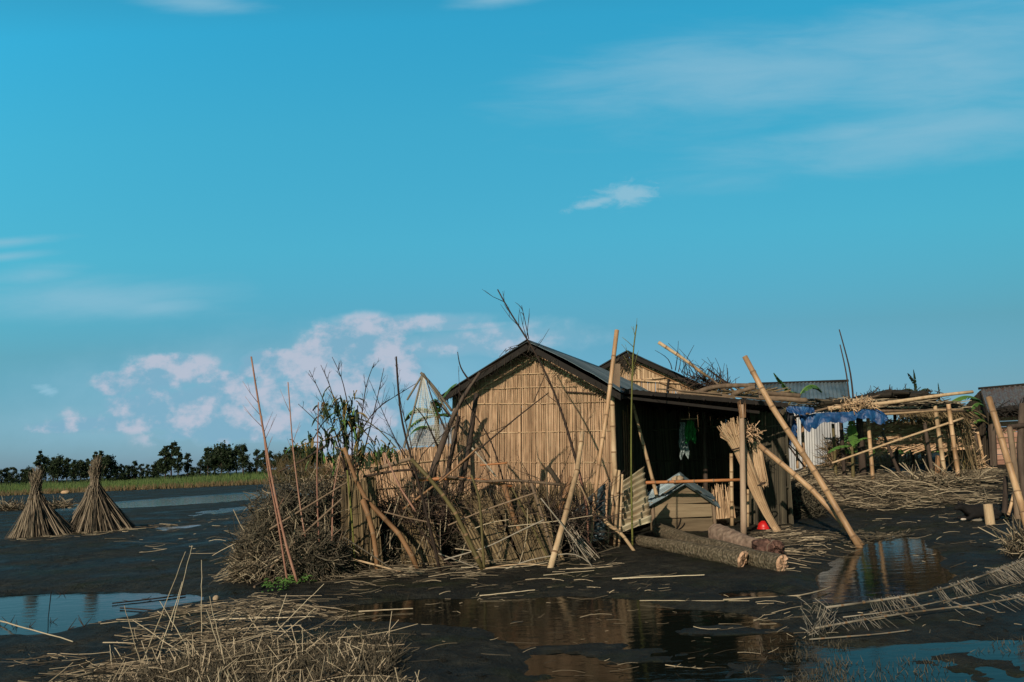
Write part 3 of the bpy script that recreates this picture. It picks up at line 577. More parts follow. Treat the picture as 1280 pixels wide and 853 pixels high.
pole('roof_pole','pale bamboo slanting up off the second hut roof against the sky','pole',[(823,428),(852,447),(884,471)],.045,.05,'bamboo_pale',Y=18.2,**RP)
pole('roof_pole','dark thin stick beside the slanting roof bamboo','pole',[(884,461),(910,480)],.03,.02,'twig',Y=17.5,nodes=False,**RP)
pole('roof_branch','curved barked branch lying on the shelter roof edge','branch',[(868,492,14.6),(890,484,14.6),(915,482,14.4),(944,482,14.2)],.05,.06,'wood_grey',nodes=False,rough=.12,**RP)
pole('roof_branch','short forked branch crossing the shelter roof','branch',[(915,494,14.4),(930,488,14.2),(944,484,14.1)],.05,.05,'wood_grey',nodes=False,rough=.12,**RP)
for i,(pts,r,l) in enumerate([([(880,494),(968,497)],.03,'long thin stick lowest on the shelter roof edge'),([(948,491),(1000,495)],.055,'short log on the right end of the shelter roof, upper one'),([(945,497),(1008,501)],.06,'short log on the right end of the shelter roof, lower one'),([(884,470),(912,492)],.03,'stick lying down the second roof towards the curved branch'),([(900,474),(925,496)],.03,'dark stick lying across the heap of sticks on the roofs')]):
    pole('log' if r>.05 else 'stick',l,'log' if r>.05 else 'stick',pts,r,r*.9,'wood_grey' if i!=4 else 'twig',Y=14.4 if i<3 else 17,nodes=False,rough=.1,**RP)
mb = MB()
for k in range(46):
    x = random.uniform(893,975); y = 493-random.random()*9*(1-abs(x-925)/70); c = P(x,y,14.6+random.random()*1.2); d = nrm(np.array([random.uniform(-1,1),random.uniform(-.5,.5),random.uniform(-.15,.2)])); mb.stalks([c-d*.25],[c+d*.3],random.uniform(.008,.02),segs=2,bend=.05)
tag(mb.build('roof_scraps','reed_old'),'loose sticks and scraps heaped on the shelter roof','sticks',kind='stuff')

# ---- coop
def coop():
    Y = hY(857,664); c0 = hit(856,666); t = thing('animal_coop','small plank coop with patched tin roof between hut and logs','coop',c0)
    k = Y/FPX; bl = P(819,664,Y); br = P(893,662,Y); z0 = H1(c0[0],c0[1])-.02; w = br[0]-bl[0]; x0 = bl[0]; 
    hs = [z0,z0+.27,z0+.52,z0+.72]; D = .5
    F = lambda x,y,z: np.array([x0+x,Y+y,z])
    mb = MB()
    for i in range(2):
        a,b = hs[i],hs[i+1]-.008; o = -.006*i
        mb.hexa([F(.02,o,a),F(w-.02,o,a),F(w-.02,.03+o,a),F(.02,.03+o,a),F(.02,o,b+.02*i),F(w-.02,o,b-.022),F(w-.02,.03+o,b-.022),F(.02,.03+o,b+.008*i)],rnd=[.15,.75][i])
    g = hs[2]; pk = z0+.88
    mb.hexa([F(.0,.0,g),F(w,.0,g),F(w,.03,g),F(0,.03,g),F(.18,.0,pk-.16),F(w-.2,.0,pk-.15),F(w-.2,.03,pk-.15),F(.18,.03,pk-.16)],rnd=.4)
    mb.hexa([F(.2,-.008,pk-.155),F(w-.22,-.008,pk-.145),F(w-.22,.02,pk-.145),F(.2,.02,pk-.155),F(w/2-.05,-.008,pk),F(w/2+.05,-.008,pk),F(w/2+.05,.02,pk),F(w/2-.05,.02,pk)],rnd=.25)
    mb.build('front_boards','plank',t)
    mb = MB()
    for x in (0,w-.03):
        for i in range(2): mb.hexa([F(x,.035,hs[i]),F(x+.03,.035,hs[i]),F(x+.03,D,hs[i]),F(x,D,hs[i]),F(x,.035,hs[i+1]-.01),F(x+.03,.035,hs[i+1]-.01),F(x+.03,D,hs[i+1]-.01),F(x,D,hs[i+1]-.01)])
    mb.hexa([F(0,D,z0),F(w,D,z0),F(w,D+.03,z0),F(0,D+.03,z0),F(0,D,hs[2]),F(w,D,hs[2]),F(w,D+.03,hs[2]),F(0,D+.03,hs[2])]); mb.build('side_boards','plank',t)
    for x in (-.02,w+.02):
        mb = MB(); mb.tube(path([F(x,0,z0-.03),F(x,0,hs[2]+.05)],4),.03,7,rough=.2); mb.build('leg','wood_grey',t)
    mb = MB(); p = [F(w*.33,-.02,z0+.05),F(w*.40,-.03,z0+.13),F(w*.44,-.03,z0+.26)]; mb.tube(path(p,7),.008,5)
    mb.tube(path([F(w*.38,-.02,z0+.06),F(w*.46,-.03,z0+.11),F(w*.5,-.03,z0+.18)],7),.007,5); mb.build('twig_latch','twig',t)
    # tin roof in two slopes with over-lapping crumpled sheets
    r = thing_child('roof',t); A = P(857,605,Y-.12); B = P(809,636,Y-.12); Cc = P(901,635,Y-.12); Dv = np.array([.02,D+.12,.19])
    mb = MB(); mb.sheet([A,A+Dv,B+Dv,B],12,.014,segs=5,rows=6,wob=.05); mb.build('roof_slope','tin_roof',r)
    mb = MB(); mb.sheet([A+Dv,A,Cc,Cc+Dv],12,.014,segs=5,rows=6,wob=.05); mb.build('roof_slope','tin_roof',r)
    mb = MB(); up = np.array([0,0,.03]); A2 = A+up; mb.sheet([A2+np.array([-.02,0,.01]),A2+np.array([0,.5,0]),A2*.45+B*.55+up*.6+np.array([0,.45,0]),A2*.45+B*.55+up*.5],5,.012,wob=.06)
    mb.sheet([A2+np.array([0,.5,0]),A2+np.array([.0,-.02,0]),A2*.2+Cc*.8+up*.6+np.array([0,-.03,0]),A2*.3+Cc*.7+up*.6+np.array([0,.5,0])],5,.012,wob=.07)
    mb.build('roof_patch','tin_roof',r)
    return P(848,598,Y+.05)
stp = coop()
def rock(c,r,sx=1,sy=1,sz=1,mt='stone',name='stone',n=10,amp=.25,rot=0):
    mb = MB(); th = np.linspace(0,math.pi,n+1); ph = np.arange(2*n)/(2*n)*2*math.pi; T,Pp = np.meshgrid(th,ph,indexing='ij')
    d = np.stack([np.sin(T)*np.cos(Pp),np.sin(T)*np.sin(Pp),np.cos(T)],-1); o = 1+amp*(fbm(d[...,0]*1.7+c[0]*9+5,d[...,1]*1.7+d[...,2]*2+3,3)-.45)
    v = d*o[...,None]*r*np.array([sx,sy,sz]); cr,sr = math.cos(rot),math.sin(rot); v = np.stack([v[...,0]*cr-v[...,2]*sr,v[...,1],v[...,0]*sr+v[...,2]*cr],-1)+np.array(c)
    m = 2*n; i,j = np.meshgrid(np.arange(n),np.arange(m),indexing='ij'); a = (i*m+j).ravel(); b = (i*m+(j+1)%m).ravel(); mb.add(v.reshape(-1,3),np.stack([a,a+m,b+m,b],1)); return mb,mt,name
mb,_,_ = rock(P(847,599,stp[1]),.095,1.25,.9,.65,rot=.1); tag(mb.build('stone','stone',smooth=True),'pale stone weighing down the coop roof ridge','stone')
mb,_,_ = rock(hit(514,713,.02),.032); tag(mb.build('pebble','stone',smooth=True),'small round pale pebble on the mud under the fence','stone')

# ---- logs
def log(name,label,pts,rads,bark,Y=None,red=False):
    w = []
    for i_,p in enumerate(pts):
        r_ = np.interp(i_/(len(pts)-1),np.linspace(0,1,len(rads)),rads); y_ = hY(p[0],p[1]+r_*FPX/Yl*.9); w.append(P(p[0],p[1],y_+r_*.7))
    p = path(w,26); n = len(p); rr = np.interp(np.linspace(0,1,n),np.linspace(0,1,len(rads)),rads)
    zmin = p[:,2]-rr; g = Hm(p[:,0],p[:,1]); p[:,2] += np.maximum(0,0)*0
    t = thing(name,label,'log',[p[:,0].mean(),p[:,1].mean(),(zmin).min()])
    mb = MB(); d = nrm(np.gradient(p,axis=0)); ref = np.array([0,0,1.]); a = nrm(np.cross(d,ref)); b = np.cross(d,a); S = 20; th = np.arange(S)/S*2*math.pi
    o = 1+.42*(fbm(np.cos(th)[None]*1.0+np.linspace(0,5,n)[:,None]+pts[0][0],np.sin(th)[None]*1.2+4+0*np.linspace(0,7,n)[:,None],4)-.47)
    v = p[:,None]+(rr[:,None]*o)[...,None]*(np.cos(th)[None,:,None]*a[:,None]+np.sin(th)[None,:,None]*b[:,None])
    v += (rng.random(v.shape)-.5)*.012
    for e,sg in ((0,-1),(-1,1)):     # the saw cuts run oblique
        off = v[e]-p[e]; v[e] += d[e]*sg*((-off[:,1]*1.1*sg-off[:,0]*.2+off[:,2]*.35)*.9+rng.normal(size=S)*.006)[:,None]
    i = np.arange(n-1)[:,None]*S; j = np.arange(S)[None]; mb.add(v.reshape(-1,3),np.stack([i+j,i+(j+1)%S,i+S+(j+1)%S,i+S+j],-1).reshape(-1,4),rnd=.5); mb.build('bark',bark,t,smooth=True)
    for e in (0,-1):
        mb = MB(); ring = v[e]; c = p[e]; sgn = -1 if e==0 else 1; dd = d[e]*sgn; vs = [ring]
        for f,h in ((.8,.012),(.45,.02),(.15,.0)): vs.append(c+(ring-c)*f+dd*(h+.03*rng.random((S,1))))
        vs.append((c+dd*.01)[None]); vv = np.concatenate(vs); q = []; 
        for k in range(3): q += [[k*S+x,k*S+(x+1)%S,(k+1)*S+(x+1)%S,(k+1)*S+x] for x in range(S)]
        tt = [[3*S+x,3*S+(x+1)%S,4*S] for x in range(S)]; mb.add(vv,q,tt,rnd=.6 if e else .8); mb.build('cut_end','cut' if not (red and e) else 'knot_red',t,smooth=False)
    return t
Yl = hY(860,700)
log('felled_log','front mossy log with pale cut end lying before the coop',[(800,676,Yl+.35),(860,687,Yl+.05),(928,701,Yl-.45)],[.085,.105,.115],'bark')
log('felled_log','mossy log lying behind the front log, end cut beside the red bowl side',[(824,664,Yl+.75),(880,681,Yl+.5),(935,696,Yl+.05),(978,706,Yl-.25)],[.12,.105,.115,.11],'bark')
tl = log('felled_log','short thick smooth-barked log with a reddish rooty end atop the pile',[(898,668,Yl+.8),(925,678,Yl+.75),(955,685,Yl+.65),(970,688,Yl+.6)],[.16,.135,.10,.13],'bark_pale',red=True)
mb = MB(); c = P(958,686,hY(958,698)+.1)
for k in range(3):
    m2,_,_ = rock(c+np.array([-.04+.07*k,-.02*k,.01*k]),.115-.015*k,amp=1.5,n=16,sx=1.1); mb.add(m2.v[0],m2.q[0],rnd=.2+.2*k)
twigs(mb,c+np.array([.05,0,0]),(.12,.08,.08),30,.05,.16,r=.010,out=1)
mb.build('root_knot','knot_red',tl,smooth=True)

# ---- red bowl
def bowl():
    c = hit(955,662); t = thing('red_bowl','upturned red plastic bowl on straw beside the shelter post','bowl',c)
    prof = [(.115,.0),(.118,.012),(.108,.02),(.10,.06),(.082,.10),(.055,.122),(.04,.126),(.038,.138),(.0,.138)]; S = 24; th = np.arange(S)/S*2*math.pi; v = [[c[0]+r*math.cos(a),c[1]+r*math.sin(a),c[2]+.01+z] for r,z in prof for a in th]
    mb = MB(); mb.add(v,[[k*S+x,k*S+(x+1)%S,(k+1)*S+(x+1)%S,(k+1)*S+x] for k in range(len(prof)-1) for x in range(S)]); mb.build('shell','red',t,smooth=True)
    mb = MB(); a = np.linspace(0,2*math.pi,25); mb.tube(np.stack([c[0]+.115*np.cos(a),c[1]+.115*np.sin(a),c[2]+.012+0*a],1),.006,6); mb.build('rim','red',t,smooth=True)
bowl()

# ---- straw bundle leaning against the front post
def bundle():
    c0 = P(975,672,13.9); t = thing('straw_bundle','tied straw bundle leaning on the shelter front post','bundle',c0)
    pts = np.array([P(912,533,14.2),P(926,563,14.2),P(944,610,14.1),P(958,645,14.0),P(977,672,13.9)]); pr = np.array([.20,.10,.10,.06,.045])
    n = 260; T = np.linspace(0,1,10); pth = path(pts,10); rad = np.interp(T,np.linspace(0,1,5),pr); mb = MB()
    for k in range(n):
        a = random.random()*6.28; rr = math.sqrt(random.random()); s0 = random.choice([0,0,0,1,3,4]); s1 = random.choice([9,9,8,6])
        p = pth[s0:s1+1]+np.array([[math.cos(a)*rr*x,math.sin(a)*rr*x*.6,math.sin(a+1)*rr*x*.4] for x in rad[s0:s1+1]])
        if s0==0: p[0] += np.array([random.uniform(-.05,.05),0,random.uniform(-.12,.1)])
        mb.tube(p,random.uniform(.006,.012),4)
    mb.build('stalks','straw_new',t)
    for f,r in (((923,560),.12),((948,606),.12)):
        mb = MB(); c = P(f[0],f[1],14.15); a = np.linspace(0,6.283,14); mb.tube(np.stack([c[0]+r*np.cos(a),c[1]+r*.8*np.sin(a),c[2]+.25*r*np.cos(a)],1),.013,5); mb.build('tie','twig',t)
    mb = MB(); c = P(934,541,14.25); twigs(mb,c,(.15,.12,.12),260,.05,.16,r=.007,out=.6); mb.build('tuft','straw',t)
bundle()
mb = MB(); A = P(944,556,14.6); B = P(953,600,14.5); n = 120; o = jit(n,.045); a_ = A+o; b_ = B+o*1.0+jit(n,.015); b_[:,2] -= .12*rng.random(n); mb.stalks(a_,b_,.009,segs=2,bend=.01); tag(mb.build('straw_bundle','straw_new'),'small straw sheaf hung on the old mat right of the front post','bundle')

# ---- leaning bamboos on right
Yb = hY(1076,686)
pole('leaning_bamboo','tallest thick bamboo leaning from the puddle edge up over the shelter roof','bamboo pole',[(931,446,Yb+1.0),(963,506,Yb+.75),(1020,592,Yb+.4),(1077,686,Yb)],.062,.058,'bamboo',sp=.38)
pole('leaning_bamboo','shorter bamboo crossing behind the tall one at the puddle','bamboo pole',[(949,557,Yb+1.3),(1001,600,Yb+.9),(1025,622,Yb+.7),(1079,671,Yb+.35)],.06,.055,'bamboo',sp=.36)
pole('thin_stick','thin dark stick leaning behind the two crossed bamboos','stick',[(975,545,16.5),(1057,624,16)],.02,.015,'twig',nodes=False)
pole('thin_stick','dark stick leaning to the tin shed right of the black sheet','stick',[(980,550,17.5),(1006,584,17)],.025,.02,'twig',nodes=False,sink=False)

# black sheet hanging at shelter right
mb = MB(); tl_,tr_,br_,bl_ = P(972,510,15.4),P(993,518,15.6),P(981,586,15.6),P(971,590,15.4); mb.sheet([tl_,tr_,br_,bl_],4,.03,th=.01,segs=6,rows=10,wob=.15); tag(mb.build('black_sheet','black_sheet',smooth=True),'black plastic sheet hanging at the right end of the shelter','sheet')

# ---- brush heap under the crossed bamboos
def heap(name,label,cat,c,ext,n,L0,L1,r,mt,core='thatch_dark',up=.1,kind='stuff',m2=None,flat=1,bend=.1,group=None,out=.5):
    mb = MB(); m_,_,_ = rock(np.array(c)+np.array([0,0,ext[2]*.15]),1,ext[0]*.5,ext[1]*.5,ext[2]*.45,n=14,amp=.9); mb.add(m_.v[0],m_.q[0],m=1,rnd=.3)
    d = nrm(rng.normal(size=(n,3))); d[:,2] = np.abs(d[:,2]); f = .72+.3*rng.random((n,1)); A = np.array(c)+d*np.array(ext)*f; g = gz(A); A[:,2] = np.maximum(A[:,2],g+.01)
    e = rng.normal(size=(n,3)); e[:,2] = e[:,2]*flat+up; e = nrm(e+out*d); L_ = L0+(L1-L0)*rng.random((n,1))**2; B = A+e*L_; B[:,2] = np.maximum(B[:,2],gz(B)+.005)
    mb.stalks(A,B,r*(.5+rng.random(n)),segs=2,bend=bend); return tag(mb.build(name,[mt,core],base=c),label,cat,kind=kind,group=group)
heap('brush_heap','dark heap of dead leaves and twigs beside the shelter right wall','brush heap',hit(1000,645),(.45,.5,.5),1100,.08,.35,.008,'reed_dark',up=.1)
# ---- straw spread on yard slope
def litter(name,label,poly,n,L0,L1,r,mt='litter',zj=.03,ang=0,spread=.6,kind='stuff',dens=None,bend=.05,pile=0):
    poly = np.array([g0(*p) if False else hit(*p)[:2] for p in poly]); mn,mx = poly.min(0),poly.max(0); pts = []
    while len(pts)<n:
        p = mn+(mx-mn)*rng.random((n*3,2)); dm = .25*min(1,(poly[:,1].mean()/12)); k = sdist(p[:,0],p[:,1],poly)+dm*rng.normal(size=len(p))+dm*4*(fbm(p[:,0]*.9+4,p[:,1]*.9)-.47)<0
        k &= rng.random(len(p))<.25+1.1*ss(fbm(p[:,0]*1.6+11,p[:,1]*1.6,3),.34,.6)
        if dens: k &= (fbm(p[:,0]*1.3+dens,p[:,1]*1.3)>.36+.22*rng.random(len(p)))
        pts += list(p[k])
        if len(mn)==0: break
    p = np.array(pts[:n]); a = ang+rng.normal(size=n)*spread; L_ = (L0+(L1-L0)*rng.random(n)**2)/2
    d = np.stack([np.cos(a)*L_,np.sin(a)*L_],1); A = p-d; B = p+d; e = r+zj*rng.random(n)+pile*rng.random(n)*fbm(p[:,0]*1.2,p[:,1]*1.2)*2
    za = np.maximum(gz(A),0)+e; zb = np.maximum(gz(B),0)+e+zj*.5*rng.normal(size=n); zm = np.maximum(gz(p),0)+e*.5
    zb = np.maximum(zb,np.maximum(gz(B),0)+r); lift = np.maximum(0,zm-(za+zb)/2); A = np.column_stack([A,za+lift]); B = np.column_stack([B,zb+lift])
    mb = MB(); mb.stalks(A,B,r*(.3+1.1*rng.random(n)),segs=3,bend=bend*1.3); return tag(mb.build(name,mt),label,'straw',kind=kind)
litter('straw_spread','thick spread of long dry straw on the yard slope behind the crossed bamboos',[(985,600),(1010,590),(1070,588),(1130,600),(1200,618),(1245,622),(1235,630),(1160,632),(1100,642),(1050,640),(1030,628),(1000,615)],1350,.3,1.7,.007,ang=-.12,spread=.65,pile=.12,bend=.09)
litter('straw_spread','pale straw scattered across the far yard before the right shed',[(1110,600),(1150,596),(1240,592),(1280,598),(1290,615),(1210,618),(1150,614)],420,.2,.9,.006,spread=.6,bend=.04,pile=.1)
litter('straw_litter','loose straw on the mud between red bowl and puddle',[(905,672),(960,660),(1000,660),(1062,680),(1040,700),(985,715),(985,690),(940,668)],330,.1,.6,.005,spread=.5)
litter('straw_litter','thin scattered straw on the dark mud before the fence',[(430,728),(560,716),(700,706),(760,700),(860,730),(830,745),(640,745),(440,748)],130,.06,.5,.0035,ang=.15,spread=.35)
litter('straw_litter','sparse straw floating on the wet mud around the centre pool',[(400,752),(640,748),(900,735),(1000,740),(1020,800),(930,853),(480,853),(400,800)],130,.03,.3,.0028,spread=.3)
litter('straw_litter','straw litter beneath the leaning fence posts',[(400,722),(470,708),(620,700),(740,690),(700,708),(560,722),(440,735)],200,.15,.9,.0055,ang=.12,spread=.45,pile=.08)
litter('straw_litter','flattened reed litter on the near left bank',[(40,800),(140,780),(250,760),(330,745),(400,750),(480,800),(480,853),(0,853)],1000,.04,.5,.0038,ang=.1,spread=.55,dens=3.3)
litter('straw_litter','scattered reeds on the mud right of the jute stacks',[(150,668),(280,640),(340,640),(330,690),(290,720),(170,700)],110,.05,.6,.005,spread=.5)
litter('straw_litter','bits of straw on the right hand mud near the dog',[(1090,650),(1180,640),(1280,650),(1280,700),(1200,730),(1160,690)],70,.04,.35,.0045,spread=.4)
litter('straw_litter','straw bits around the fallen fence panel',[(960,735),(1040,760),(1280,730),(1280,790),(1060,800),(960,790)],90,.03,.2,.003,spread=.6)
litter('plant_debris','dark rotting debris along the puddle rim at the crossed bamboos',[(1060,682),(1095,676),(1115,672),(1130,664),(1060,672)],240,.04,.2,.007,mt='reed_dark')
for pts,l,r in (([(765,727),(880,722)],'long pale reed on the mud left of the logs',.012),([(600,748),(668,741)],'straight reed at the centre puddle edge',.010),([(448,774),(516,770)],'pale stick afloat left in the dark puddle',.012),([(800,757),(938,754)],'thin reed along the puddle edge below the logs',.008),([(905,755),(1010,748),(1040,742)],'long light stick between centre mud and the right puddle',.014),([(318,738),(372,710),(416,690)],'bamboo lying up against the brush heap foot',.024),([(680,722),(742,716)],'bent pale reed before the leaning pale post',.008),([(260,779),(330,776),(392,775)],'short pale reed on the near bank beside the puddle',.012),([(0,786),(60,797),(92,806)],'pale fallen reed on the near left bank',.012)):
    w = [hit(x,y,r+.012) for x,y in pts]; 
    for q in w: q[2] = max(q[2],.012+r)
    r *= .62; pw = path(w,10)+rng.normal(size=(10,3))*[.006,.006,.001]; mb = MB(); mb.tube(pw,np.linspace(r,r*.6,10),6); tag(mb.build('fallen_reed','reed_bright' if 'heap' not in l else 'wood_grey'),l,'reed')

# ---- corrugated sheets leaning beside corner
def csheet(label,c,mt,n,dents=0):
    mb = MB(); mb.sheet(c,n,.048,th=.004,segs=6,rows=8,wob=.06); return tag(mb.build('corrugated_sheet',mt,smooth=True),label,'tin sheet',group='corrugated sheets leaning at the hut corner')
csheet('tan corrugated sheet between the corner posts and the coop',[P(777,604,13.5),P(775,668,12.9),P(815,653,12.9),P(803,584,13.7)][:1]+[P(774,668,12.9),P(815,654,12.9),P(805,585,13.7)],'tin_rust',9)
csheet('dark corrugated sheet leaning left of the corner posts',[P(757,603,13.4),P(757,672,12.7),P(715,684,12.6),P(707,650,13.1)],'tin_roof',9)

# ---- fence posts and poles around the hut corner and in the thicket
pole('fence_post','pale thick post leaning alone in front of the fence','post',[(728,541,12.0),(723,582,11.7),(705,652,11.2),(687,713,10.9)],.055,.042,'bamboo_pale',sp=.6)
pole('tall_pole','tall tan pole rising past the eave at the hut corner','pole',[(771,413,13.6),(766,455,13.5),(759,515,13.3),(749,575,13.1),(736,682,12.6)],.038,.05,'bamboo',sp=.5)
mb = MB(); mb.board(P(770,455,14.6),P(769,488,14.6),.16,.05,wdir=(1,0,0)); tag(mb.build('post_stub','wood_grey'),'grey board stub upright at the near roof corner','board')
for i,(pts,r,l) in enumerate([([(770,587),(761,648),(758,672)],.032,'left pole of the bunch of corner stakes'),([(774,588),(766,660)],.03,'middle pole of the bunch of corner stakes'),([(778,593),(772,662)],.024,'right pole of the bunch of corner stakes'),([(763,603),(757,673)],.036,'short grey stake in front of the corner stakes')]):
    pole('stake',l,'stake',pts,r,r*.9,'bamboo_pale' if i<3 else 'wood_grey',Y=12.9,nodes=i<3)
def leafy_pole(name,label,cat,pts,r0,r1,mt,Y,tw=0,twl=.35,side=None,group=None,sink=True,twr=.006,tf=.45):
    w = pp(pts,Y)
    if sink:
        f = w[-1]; h = H1(f[0],f[1])
        if abs(f[2]-h)<.4: w[-1] = np.array([f[0],f[1],h-.03])
    mb = MB(); p = path(w[::-1],20); mb.tube(p,np.linspace(r0,r1,20),6,rough=.1)
    for k in range(tw):
        i = random.randint(int(20*(1-tf)),18); a = p[i]; dr = nrm(p[i+1]-p[i-1]); o = nrm(np.array([random.uniform(-1,1),random.uniform(-.4,.4),random.uniform(-.1,.5)])+dr*.6); L_ = twl*random.uniform(.4,1)
        e = a+o*L_; mid = (a+e)/2+np.array([0,0,-.08*L_])+dr*.04; mb.tube([a,mid,e+dr*.15*L_],[twr,twr*.7,twr*.35],4)
        if random.random()<.6:
            o2 = nrm(o+np.array([random.uniform(-.7,.7),random.uniform(-.3,.3),random.uniform(-.2,.8)])); mb.tube([mid,mid+o2*L_*.45],[twr*.6,twr*.3],4)
    return tag(mb.build(name,mt,base=p[0],smooth=True),label,cat,group)
leafy_pole('sapling','thin straight green sapling stem standing before the shelter left side','stem',[(796,406),(791,438),(789,526),(789,600),(790,676)],.016,.010,'stalk_green',12.6,tw=9,twl=.35,tf=.35)
leafy_pole('bare_branch','long dark curved branch arching above the near hut ridge','branch',[(622,362),(640,396),(661,426),(675,452),(692,487),(706,526),(720,575),(734,632),(735,676)],.028,.010,'twig',12.6,tw=14,twl=.45,tf=.5)
leafy_pole('bare_branch','short thin branch sticking up beside the arching branch','branch',[(652,382),(656,400),(661,424)],.008,.004,'twig',12.6,tw=4,twl=.15,sink=False)
pole('bent_root','bent pale root lying at the foot of the corner stakes','root',[(746,640,12.6),(761,657,12.5),(777,667,12.3),(793,670,12.2)],.03,.04,'bamboo_pale',nodes=False)
F = 'poles and sticks of the ruined fence'
FP = [ # (pts,r0,r1,mat,label,cat,nodes,Y)
 ([(430,560),(437,578),(452,619),(487,655),(505,674),(524,716)],.035,.048,'bamboo_brown','thick brown bamboo slanting down from the wilted plant','bamboo pole',1,11.2),
 ([(453,624),(464,654),(470,684),(472,718)],.05,.04,'bamboo_brown','bent reddish bamboo curving down to the mud beside the reed panel','bamboo pole',1,11.1),
 ([(434,588),(440,650),(445,721)],.015,.018,'stalk_green','thin yellow-green stem before the upright reed panel','stem',0,11.1),
 ([(514,574),(544,606),(568,638),(604,683)],.035,.04,'bamboo_olive','long straight olive pole slanting right across the fence','pole',1,11.0),
 ([(495,446),(498,500),(505,545),(516,576),(526,614),(536,656),(544,684),(551,722)],.012,.028,'twig','tall wavy bare stem rising left of the forked trunk','stem',0,11.0),
 ([(589,594),(599,620),(602,656),(605,707)],.018,.026,'bamboo_olive','upright olive stem crossing the foot of the straight pole','stem',0,11.0),
 ([(440,699),(512,696)],.018,.014,'bamboo_pale','low pale rail across the upright reed panel','rail',1,11.0),
 ([(430,672),(500,684)],.012,.010,'white_reed','thin white rail above the low pale rail','rail',0,11.0),
 ([(480,640),(506,647),(552,656)],.014,.010,'wood_grey','bent stick lying through the middle of the fence','stick',0,11.2),
 ([(548,692),(606,691)],.012,.010,'white_reed','thin level reed low on the fence right of the wavy stem','stick',0,11.2),
 ([(462,589),(516,573)],.038,.034,'wood_grey','pale barked pole propped level below the wilted leaves','pole',0,11.5),
 ([(454,596),(492,589),(518,587)],.022,.02,'twig','dark branch just beneath the propped pale pole','branch',0,11.5),
 ([(597,560),(560,594),(504,637)],.018,.022,'bamboo_brown','brown stick slanting down left before the forked trunk','stick',0,11.6),
 ([(585,572),(548,602),(502,640)],.014,.018,'twig','dark stick parallel to the brown slanting stick','stick',0,11.7),
 ([(686,491),(652,517),(616,547),(580,578),(544,604)],.010,.022,'twig','long dark branch slanting up across the hut gable','branch',0,12.4),
 ([(573,489),(595,520),(616,554),(626,590),(640,640)],.010,.018,'twig','thin dark branch hanging down right from the eave','branch',0,12.4),
 ([(681,470),(674,486),(667,503)],.008,.010,'twig','short forked twig hanging before the gable battens','twig',0,12.4),
 ([(526,466),(540,481),(565,514)],.026,.026,'white_reed','white bleached stick meeting the net frame at the hut eave','stick',0,12.4),
 ([(566,516),(584,545),(600,562),(612,590)],.035,.03,'wood_grey','grey stick slanting under the left eave','stick',0,12.7),
 ([(590,560),(610,583),(620,596)],.018,.018,'white_reed','short white stick before the gable base','stick',0,12.2),
 ([(520,600),(570,598),(600,600),(640,608)],.034,.034,'bamboo_orange','orange bamboo lying level before the gable foot, left piece','bamboo pole',1,12.0),
 ([(555,595),(600,603),(640,600),(700,606)],.024,.026,'wood_grey','grey pole lying level before the gable foot','pole',0,11.9),
 ([(600,582),(634,579)],.018,.018,'bamboo_orange','short orange stick fixed level on the dark stake','stick',0,12.2),
 ([(596,492),(593,510),(587,554),(578,600),(570,650)],.045,.06,'trunk','dark knotty stake standing before the gable left edge','stake',0,12.6),
 ([(715,596),(708,615),(699,640)],.055,.05,'bamboo_brown','thick brown stub behind the fence right part','stump',0,12.4),
 ([(684,583),(699,604)],.05,.045,'thatch_dark','black charred stub leaning before the gable foot','stump',0,12.4),
 ([(724,593),(734,634),(735,676)],.016,.018,'stalk_red','thin red-brown stem left of the tall tan pole','stem',0,12.3),
 ([(722,600),(738,634),(741,655),(736,676)],.016,.018,'bamboo_pale','thin pale bowed stem left of the tall tan pole','stem',0,12.2),
 ([(676,623),(712,668),(743,714)],.012,.010,'white_reed','long white reed slanting down right past the pale thick post','reed',0,10.9),
 ([(640,610),(655,640),(690,694)],.016,.022,'bamboo_olive','yellowish slanting stem behind the pale thick post','stem',0,11.4),
 ([(664,604),(676,640),(694,684)],.028,.03,'wood_grey','grey slanting stick close behind the pale thick post','stick',0,11.5),
 ([(630,606),(640,640),(655,684),(659,692)],.045,.05,'bamboo_brown','brown bamboo leaning in the dark middle of the fence','bamboo pole',1,11.8),
 ([(500,636),(530,668),(560,706),(575,718)],.014,.022,'twig','dark root sweeping down behind the wavy stem','root',0,11.5),
 ([(560,657),(600,640),(640,626),(670,616)],.014,.014,'wood_grey','thin stick arching through the right part of the fence','stick',0,11.2),
 ([(555,700),(610,684),(650,664),(680,650)],.012,.012,'white_reed','pale thin stick rising right over the lower fence','stick',0,11.1),
 ([(560,719),(600,712),(650,704),(735,684)],.012,.010,'bamboo_pale','long pale stick at the fence foot rising right','stick',0,11.0),
 ([(480,566),(500,610),(520,640)],.014,.018,'stalk_red','reddish stem leaning left of the wavy stem','stem',0,11.3),
 ([(612,720),(660,700),(720,690),(744,676)],.012,.008,'white_reed','lowest pale reed at the fence foot by the dark tin sheet','reed',0,11.0),
]
for pts,r0,r1,mt,l,cat,nd,Y in FP: pole({'stem':'plant_stalk','bamboo pole':'bamboo_pole','pole':'wooden_pole','rail':'wooden_rail'}.get(cat,cat),l,cat,pts,r1,r0,mt,Y=Y,nodes=bool(nd),sides=8,rough=0 if nd else .12,sink=pts[-1][1]>668)
